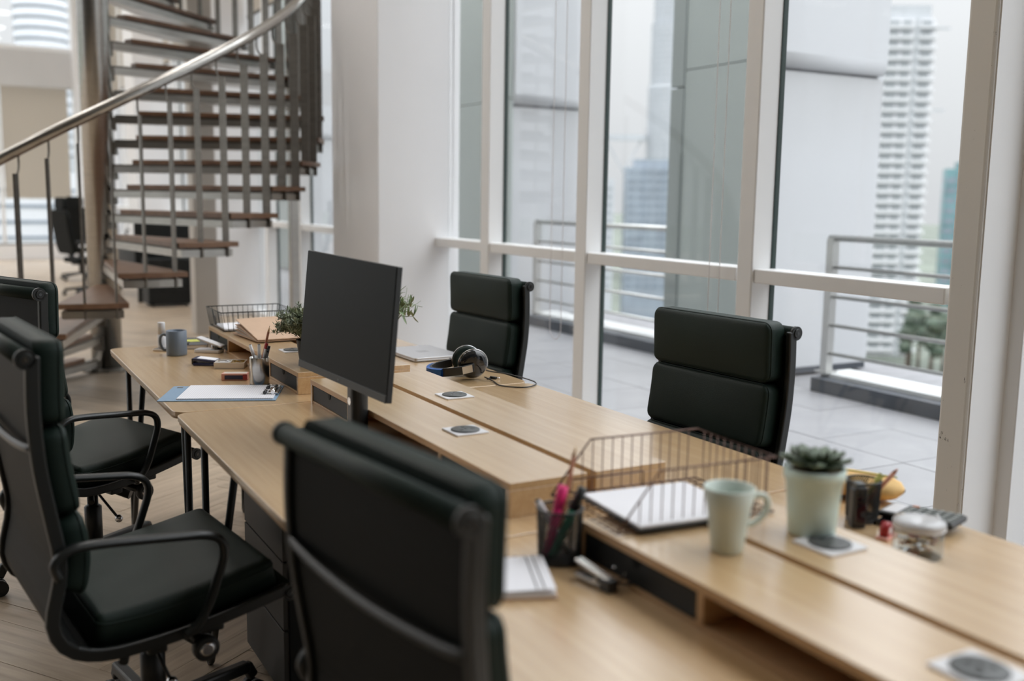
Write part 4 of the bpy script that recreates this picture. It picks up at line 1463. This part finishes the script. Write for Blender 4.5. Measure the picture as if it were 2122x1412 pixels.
# far basket on the far riser, with paper
fb = thing('wire_basket', 'black wire basket with white sheets on the far riser', 'basket', (.972, 4.205, .8135), R(0))
BW_, BL_, BH_ = .29, .25, .082
cs = [(0, 0), (BW_, 0), (BW_, BL_), (0, BL_)]
ct = [(-.012, -.012), (BW_ + .012, -.012), (BW_ + .012, BL_ + .012), (-.012, BL_ + .012)]
MB().tube([(x, y, BH_) for x, y in ct], .0024, 6, closed=True).build('top_rim', 'wire', fb)
MB().tube([(x, y, .003) for x, y in cs], .0022, 6, closed=True).build('bottom_frame', 'wire', fb)
g = MB()
for i in range(4):
    (a0, b0), (a1, b1) = cs[i], cs[(i + 1) % 4]
    (c0, d0), (c1, d1) = ct[i], ct[(i + 1) % 4]
    nn = 14 if i % 2 == 0 else 11
    for k in range(nn + 1):
        f = k/nn
        g.tube([(a0 + (a1 - a0)*f, b0 + (b1 - b0)*f, .003), (c0 + (c1 - c0)*f, d0 + (d1 - d0)*f, BH_)], .0013, 5)
g.build('side_wires', 'wire', fb)['kind'] = 'stuff'
g = MB()
for k in range(1, 11):
    g.tube([(BW_*k/11, 0, .003), (BW_*k/11, BL_, .003)], .0012, 4)
g.build('floor_wires', 'wire', fb)['kind'] = 'stuff'
g = MB().prism([(0, 0), (.030, 0), (.030, .028), (.018, .038), (.012, .038), (0, .028)], 0, .003)
g.v = [(-.013 - z, .075 + x, .022 + y) for x, y, z in g.v]
g.build('tag', 'blackplastic', fb)
t = thing('paper_stack', 'white paper lying in the far wire basket', 'paper', (.982, 4.218, .8175), R(0))
MB().box(0, .27, 0, .215, 0, .006).build('sheets', 'paper', t)
MB().box(.005, .275, .004, .21, .006, .0072, R(2)).build('top_sheet', 'paper', t)

# kraft folder leaning open in front of the far basket
t = thing('kraft_folder', 'brown kraft folder lying open against the far basket', 'folder', (1.015, 3.835, .8145), R(2))
g = MB()
g.add([(-.015, .30, .004), (.26, .31, .004), (.25, .00, .004), (.0, 0.0, .004), (-.015, .30, .007), (.26, .31, .007), (.25, .0, .007), (.0, .0, .007)],
      [(3, 2, 1, 0), (4, 5, 6, 7), (0, 1, 5, 4), (1, 2, 6, 5), (2, 3, 7, 6), (3, 0, 4, 7)])
g.build('lower_cover', 'kraft', t)
g = MB()
g.add([(.0, .30, .058), (.26, .30, .064), (.25, .0, .010), (.0, .0, .010), (.0, .301, .061), (.26, .301, .067), (.25, .0, .013), (.0, .0, .013)],
      [(3, 2, 1, 0), (4, 5, 6, 7), (0, 1, 5, 4), (1, 2, 6, 5), (2, 3, 7, 6), (3, 0, 4, 7)])
g.build('upper_cover', 'kraft', t)
for q in range(4):
    g = MB()
    zt = .010 + q*.010
    g.add([(-.008, .285, zt), (.25, .285, zt), (.25, .02, .008), (.0, .02, .008), (-.008, .285, zt + .002), (.25, .285, zt + .002), (.25, .02, .0095), (.0, .02, .0095)],
          [(3, 2, 1, 0), (4, 5, 6, 7), (0, 1, 5, 4), (1, 2, 6, 5), (2, 3, 7, 6), (3, 0, 4, 7)])
    g.build('sheet', 'kraft' if q % 2 else 'cream', t)

# near tray with pad
wire_tray('dark wire file basket with white pad on the near riser', .985, 1.607, .8150, R(-94), .245, .335, .106, 'copper', nW=11)
t = thing('writing_pad', 'white pad on a black tray inside the near wire basket', 'paper', (1.002, 1.345, .8205), R(-5))
MB().box(.0, .235, .0, .215, 0, .005, R(0)).build('tray', 'blackplastic', t, bevel=.001)
MB().box(.003, .232, .003, .212, .005, .010).build('pad', 'paper', t, bevel=.001)

# ------------------------------------------------------------------ more things on the far desk
t = thing('spray_bottle', 'clear-capped white bottle behind the grey mug', 'bottle', (.748, 4.345, .740))
MB().lathe([(.016, 0), (.0165, .004), (.0165, .055), (.013, .060)], 20).build('body', 'whiteplastic', t)
MB().lathe([(.015, .061), (.015, .108), (.014, .110)], 20).build('cap', 'whiteplastic', t)
MB().lathe([(.006, .060), (.006, .085), (.009, .086), (.009, .095)], 14).build('nozzle', 'whiteplastic', t)
t = thing('smartphone', 'black smartphone with pale edge beside the grey mug', 'phone', (.752, 4.345, .740), R(52))
t.location = (.735, 4.30, .740)
MB().prism(rrect(-.035, .035, -.072, .02, .008), 0, .008).build('phone_body', 'cream', t, bevel=.002)
MB().prism(rrect(-.032, .032, -.069, .017, .006), .008, .0086).build('display', 'glossblack', t)
t = thing('notebook', 'dark grey notebook with a yellow sticky note behind the mug', 'notebook', (.868, 4.375, .740), R(-14))
MB().box(-.07, .07, -.10, .12, .002, .016).build('pages', 'cream', t)
MB().box(-.072, .072, -.102, .122, .016, .0185).box(-.072, .072, -.102, .122, 0, .002).build('cover', 'darkgrey', t, bevel=.0008)
MB().box(-.035, .035, -.02, .05, .0187, .0200, R(14)).build('sticky_note', 'postit', t)
MB().box(-.068, .0, -.095, -.03, .0187, .0235).build('black_pad', 'blackplastic', t, bevel=.002)
t = thing('hole_punch', 'white two-hole punch by the far riser', 'punch', (.902, 4.165, .740), R(-38))
MB().prism(rrect(-.055, .055, -.028, .028, .01), 0, .014).build('base', 'whiteplastic', t, bevel=.003)
g = MB().box(-.045, .06, -.022, .022, 0, .008)
g.v = [(x, y, z + .022 + (x + .045)*-.0 + (.06 - x)*.32) for x, y, z in g.v]
g.build('lever', 'whiteplastic', t, bevel=.002)
for y in (-.014, .014):
    MB().tube([(.022, y, .012), (.022, y, .036)], .006, 10).build('punch_pin', 'chrome', t)
MB().bar((.04, -.024, .02), (.04, .024, .02), .012, .02).build('hinge', 'greyplastic', t)

t = thing('clip_tray', 'cream box filled with pins and brass clips', 'tray', (.893, 3.765, .740), R(-24))
fl_ = MB().box(-.055, .055, -.040, .040, 0, .003)
fl_.build('floor_plate', 'cream', t)
for a, b, c_, d in ((-.055, .055, -.040, -.0375), (-.055, .055, .0375, .040), (-.055, -.0525, -.0375, .0375), (.0525, .055, -.0375, .0375), (-.002, 0.0, -.0375, .0375)):
    MB().box(a, b, c_, d, .0, .024).build('side', 'cream', t, bevel=.0008)
random.seed(4)
for q in range(24):
    x = random.uniform(.006, .046)
    g = MB().box(-.009, .009, -.0025, .0025, 0, .003, random.uniform(0, 3))
    g.build('brass_clip', 'brass', t, loc=(x, random.uniform(-.03, .03), .010 + random.uniform(0, .012)))
for q in range(14):
    x = random.uniform(-.046, -.010)
    g = MB().box(-.010, .010, -.003, .003, 0, .0035, random.uniform(0, 3))
    g.build('white_pin', 'whiteplastic', t, loc=(x, random.uniform(-.03, .03), .010 + random.uniform(0, .011)))
t = thing('eraser_packet', 'navy and white wrapped packet left of the cream box', 'packet', (.826, 3.860, .740), R(-30))
g = MB().box(-.045, .04, -.030, .030, 0, .010)
g.build('lower_packet', 'navy', t, bevel=.003)
g = MB().box(-.045, .043, -.030, .030, 0, .008)
g.v = [(x, y, z + .012 + (.043 - x)*.10) for x, y, z in g.v]
g.build('upper_packet', 'navy', t, bevel=.002)
g = MB().box(-.030, .038, -.024, .024, 0, .0012)
g.v = [(x, y, z + .0202 + (.043 - x)*.10) for x, y, z in g.v]
g.build('label', 'paper', t)
MB().box(-.050, -.044, -.026, .026, .004, .026).build('crimp', 'glossblack', t)
t = thing('staple_box', 'small navy and pink box left of the steel pen cup', 'box', (.845, 3.505, .740), R(-24))
MB().box(-.044, .044, -.020, .020, 0, .024).build('carton', 'salmon', t, bevel=.002)
MB().box(-.032, .030, -.0212, -.0200, .004, .018).build('front_print', 'navy', t)
MB().box(.030, .0445, -.0212, -.0200, .003, .021).build('red_print', 'red', t)
MB().box(-.038, .040, -.012, .016, .024, .0246).build('top_print', 'cream', t)

# clipboard
t = thing('clipboard', 'blue clipboard with white lined paper over the desk edge', 'clipboard', (.533, 3.222, .740), R(-22.5))
MB().box(0, .362, 0, .247, 0, .003).build('board', 'bluecard', t, bevel=.001)
pp = MB().box(.057, .352, .012, .238, .003, .0075).build('paper_block', 'lined', t)
MB().box(.017, .035, .215, .228, .003, .0034).build('corner_mark', 'steeldark', t)
cb = MB().box(.328, .362, .075, .175, .0076, .012).build('clip_plate', 'chrome', t, bevel=.002)
MB().tube([(.345, .07, .014), (.345, .18, .014)], .006, 10).build('clip_hinge', 'chrome', cb)
for y in (.085, .165):
    MB().tube(spline([(.350, y, .016), (.325, y, .020), (.312, y, .012)], 4), .0017, 6).build('clip_wire', 'chrome', cb)
    MB().tube([(.320, y - .018, .0135), (.320, y + .018, .0135)], .0058, 10).build('clip_grip', 'glossblack', cb)

# laptop
t = thing('laptop', 'closed silver laptop on the far desk near the window', 'laptop', (1.562, 3.585, .740), R(2))
MB().prism(rrect(0, .215, 0, .31, .012), .0025, .010).build('base', 'alu', t, bevel=.002)
l_ = MB().prism(rrect(0, .215, 0, .31, .012), .0105, .0165).build('lid', 'alu', t, bevel=.002)
MB().box(.085, .130, .135, .175, .0165, .0168).build('lid_mark', 'alumark', l_)
for x, y in ((.02, .02), (.195, .02), (.02, .29), (.195, .29)):
    MB().lathe([(.006, 0), (.006, .003)], 10, (x, y, 0)).build('foot', 'blackplastic', t)
for k in range(4):
    MB().box(.150 + k*.014, .158 + k*.014, -.0006, .0004, .005, .0085).build('port', 'blackplastic', t)

# headphones
t = thing('headphones', 'black over-ear headphones with blue padding and a loose cable', 'headphones', (1.615, 3.195, .740), R(-12))
def ear(yc, tilt):
    g = MB()
    prof = [(.001, 0), (.034, .001), (.046, .007), (.052, .015), (.0535, .023), (.051, .027)]
    m4 = Matrix.Translation((-.008, yc, .054)) @ Matrix.Rotation(tilt, 4, 'X')
    g.lathe([(r_, -z) for r_, z in prof], 32)
    g.v = [tuple(m4 @ Vector(v)) for v in g.v]
    e_ = g.build('ear_cup', 'glossblack', t)
    g = MB()
    vs = []
    g.lathe([(.052, -.026), (.053, -.035), (.048, -.042), (.034, -.042), (.030, -.030)], 32, close=False)
    g.v = [tuple(m4 @ Vector(v)) for v in g.v]
    g.build('ear_cushion', 'leather', e_)
    g = MB().tube([(.054*math.cos(2*PI*i/30), .054*math.sin(2*PI*i/30), -.024) for i in range(30)], .0016, 6, closed=True)
    g.v = [tuple(m4 @ Vector(v)) for v in g.v]
    g.build('trim_ring', 'chrome', e_)
ear(-.062, R(100))
ear(.075, R(-95))
hb = spline([(-.012, -.070, .050), (-.060, -.078, .042), (-.120, -.060, .034), (-.150, .005, .030), (-.120, .068, .034), (-.06, .086, .042), (-.012, .083, .05)], 8)
g = MB()
vs, fs = [], []
for i, p in enumerate(hb):
    tg = (hb[min(i + 1, len(hb) - 1)] - hb[max(i - 1, 0)]).normalized()
    nn = tg.cross(Vector((0, 0, 1))).normalized()
    for (a, b) in ((-.004, -.015), (.004, -.015), (.004, .015), (-.004, .015)):
        vs.append(p + nn*a + Vector((0, 0, b)))
for i in range(len(hb) - 1):
    for k in range(4):
        a, b = i*4 + k, i*4 + (k + 1) % 4
        fs.append((a, b, b + 4, a + 4))
fs += [(3, 2, 1, 0), tuple((len(hb) - 1)*4 + k for k in range(4))]
g.add(vs, fs)
g.build('headband', 'blackplastic', t, bevel=.002)
g = MB()
sub = hb[16:33]
vs, fs = [], []
for i, p in enumerate(sub):
    tg = (sub[min(i + 1, len(sub) - 1)] - sub[max(i - 1, 0)]).normalized()
    nn = tg.cross(Vector((0, 0, 1))).normalized()
    for (a, b) in ((-.016, -.012), (-.004, -.014), (-.004, .014), (-.016, .012)):
        vs.append(p - nn*a*1.0 + Vector((0, 0, b)) if False else p + nn*(a if nn.dot(Vector((1, 0, 0))) < 2 else -a) + Vector((0, 0, b)))
for i in range(len(sub) - 1):
    for k in range(4):
        a, b = i*4 + k, i*4 + (k + 1) % 4
        fs.append((a, b, b + 4, a + 4))
g.add(vs, fs)
g.build('band_padding', 'blue', t)
MB().bar((-.02, -.074, .048), (-.058, -.082, .042), .006, .026).build('slider', 'chrome', t)
MB().bar((-.02, .084, .048), (-.058, .090, .042), .006, .026).build('slider', 'blue', t)
MB().tube(spline([(.030, -.058, .012), (.05, -.10, .004), (.055, -.185, .003), (.13, -.23, .003), (.19, -.15, .003), (.15, .02, .003), (.10, .10, .003), (.085, .16, .003)], 8), .0022, 6).build('cable', 'blackplastic', t)
MB().tube([(.058, -.035, .0045), (.040, -.060, .0045)], .0022, 6).build('cable_end', 'blackplastic', t)
pg_ = MB().tube([(.058, -.035, .0055), (.076, -.050, .0055)], .005, 10).build('plug', 'blackplastic', t)
MB().tube([(.076, -.050, .0055), (.086, -.058, .0055)], .0022, 8).build('plug_tip', 'chrome', pg_)

# ------------------------------------------------------------------ near desk: notebook, metal clip
t = thing('spiral_notebook', 'open white spiral notebook at the edge of the black chair back', 'notebook', (.79, 1.425, .740), R(-22))
MB().box(-.11, .075, -.075, .085, 0, .003).build('back_cover', 'kraft', t)
MB().box(-.11, .072, -.073, .083, .003, .010).build('pages', 'paper', t, bevel=.001)
g = MB().box(-.11, .072, -.073, .083, 0, .001)
g.v = [(x, y, .0105 + z + max(0, x - .0)*max(0, x - .0)*1.1) for x, y, z in g.v]
g.build('top_page', 'paper', t)
MB().box(.040, .0425, -.070, .080, .0165, .017).box(.052, .0545, -.070, .080, .0168, .0173).build('page_rule', 'darkgrey', t)
for k in range(12):
    y = .085
    x = -.10 + k*.0155
    MB().tube([(x, y + .007*math.cos(q*PI/5), .0085 + .0075*math.sin(q*PI/5)) for q in range(10)], .0009, 5, closed=True).build('wire_ring', 'blackplastic', t)
t = thing('staple_remover', 'metal clamp with black grip by the near riser drawer', 'clamp', (.918, 1.352, .740), R(-80))
MB().box(-.042, .036, -.009, .009, .004, .012).build('lower_jaw', 'steel', t, bevel=.002)
g = MB().box(-.042, .036, -.009, .009, 0, .006)
g.v = [(x, y, z + .016 + max(0, -x)*.35) for x, y, z in g.v]
g.build('upper_jaw', 'steel', t, bevel=.002)
MB().box(.020, .046, -.011, .011, 0, .022).build('grip', 'blackplastic', t, bevel=.003)
MB().tube(spline([(.03, .012, .012), (.034, .035, .016), (.020, .048, .024), (-.005, .046, .02)], 5), .0022, 8).build('spring_wire', 'chrome', t)
MB().tube(spline([(.03, .012, .012), (.05, .03, .01), (.052, .05, .02), (.04, .055, .03)], 5), .0028, 8).build('thumb_loop', 'blackplastic', t)
MB().tube([(.01, -.011, .013), (.01, .011, .013)], .004, 10).build('pivot', 'steel', t)

# ------------------------------------------------------------------ blind chains
def chain(label, y, w_, zb):
    t = thing('blind_chain', label, 'chain', (2.985, y, 0))
    g = MB()
    for s in (-1, 1):
        z = 5.9
        g.tube([(0, s*w_/2, zb + w_/2), (0, s*w_/2, 5.9)], .0015, 4, cap=False)
    pts_ = [(0, w_/2*math.cos(a), zb + w_/2 + w_/2*1.2*math.sin(a)) for a in [PI + PI*i/10 for i in range(11)]]
    g.tube(pts_, .0015, 4, cap=False)
    g.build('cord', 'bead', t)
    b = MB()
    z = zb + w_/2
    while z < 3.3:
        for s in (-1, 1):
            b.ball((0, s*w_/2, z), .0033, 5, 3)
        z += .0085
    for i in range(1, 16):
        a = PI + PI*i/16
        b.ball((0, w_/2*math.cos(a), zb + w_/2 + w_/2*1.2*math.sin(a)), .0033, 5, 3)
    b.build('beads', 'bead', t)['kind'] = 'stuff'
    return t
chain('white bead chain hanging before the green-grey pier', 3.515, .070, .55)
chain('white bead chain with its loop in view right of the farther chair', 4.865, .12, .60)
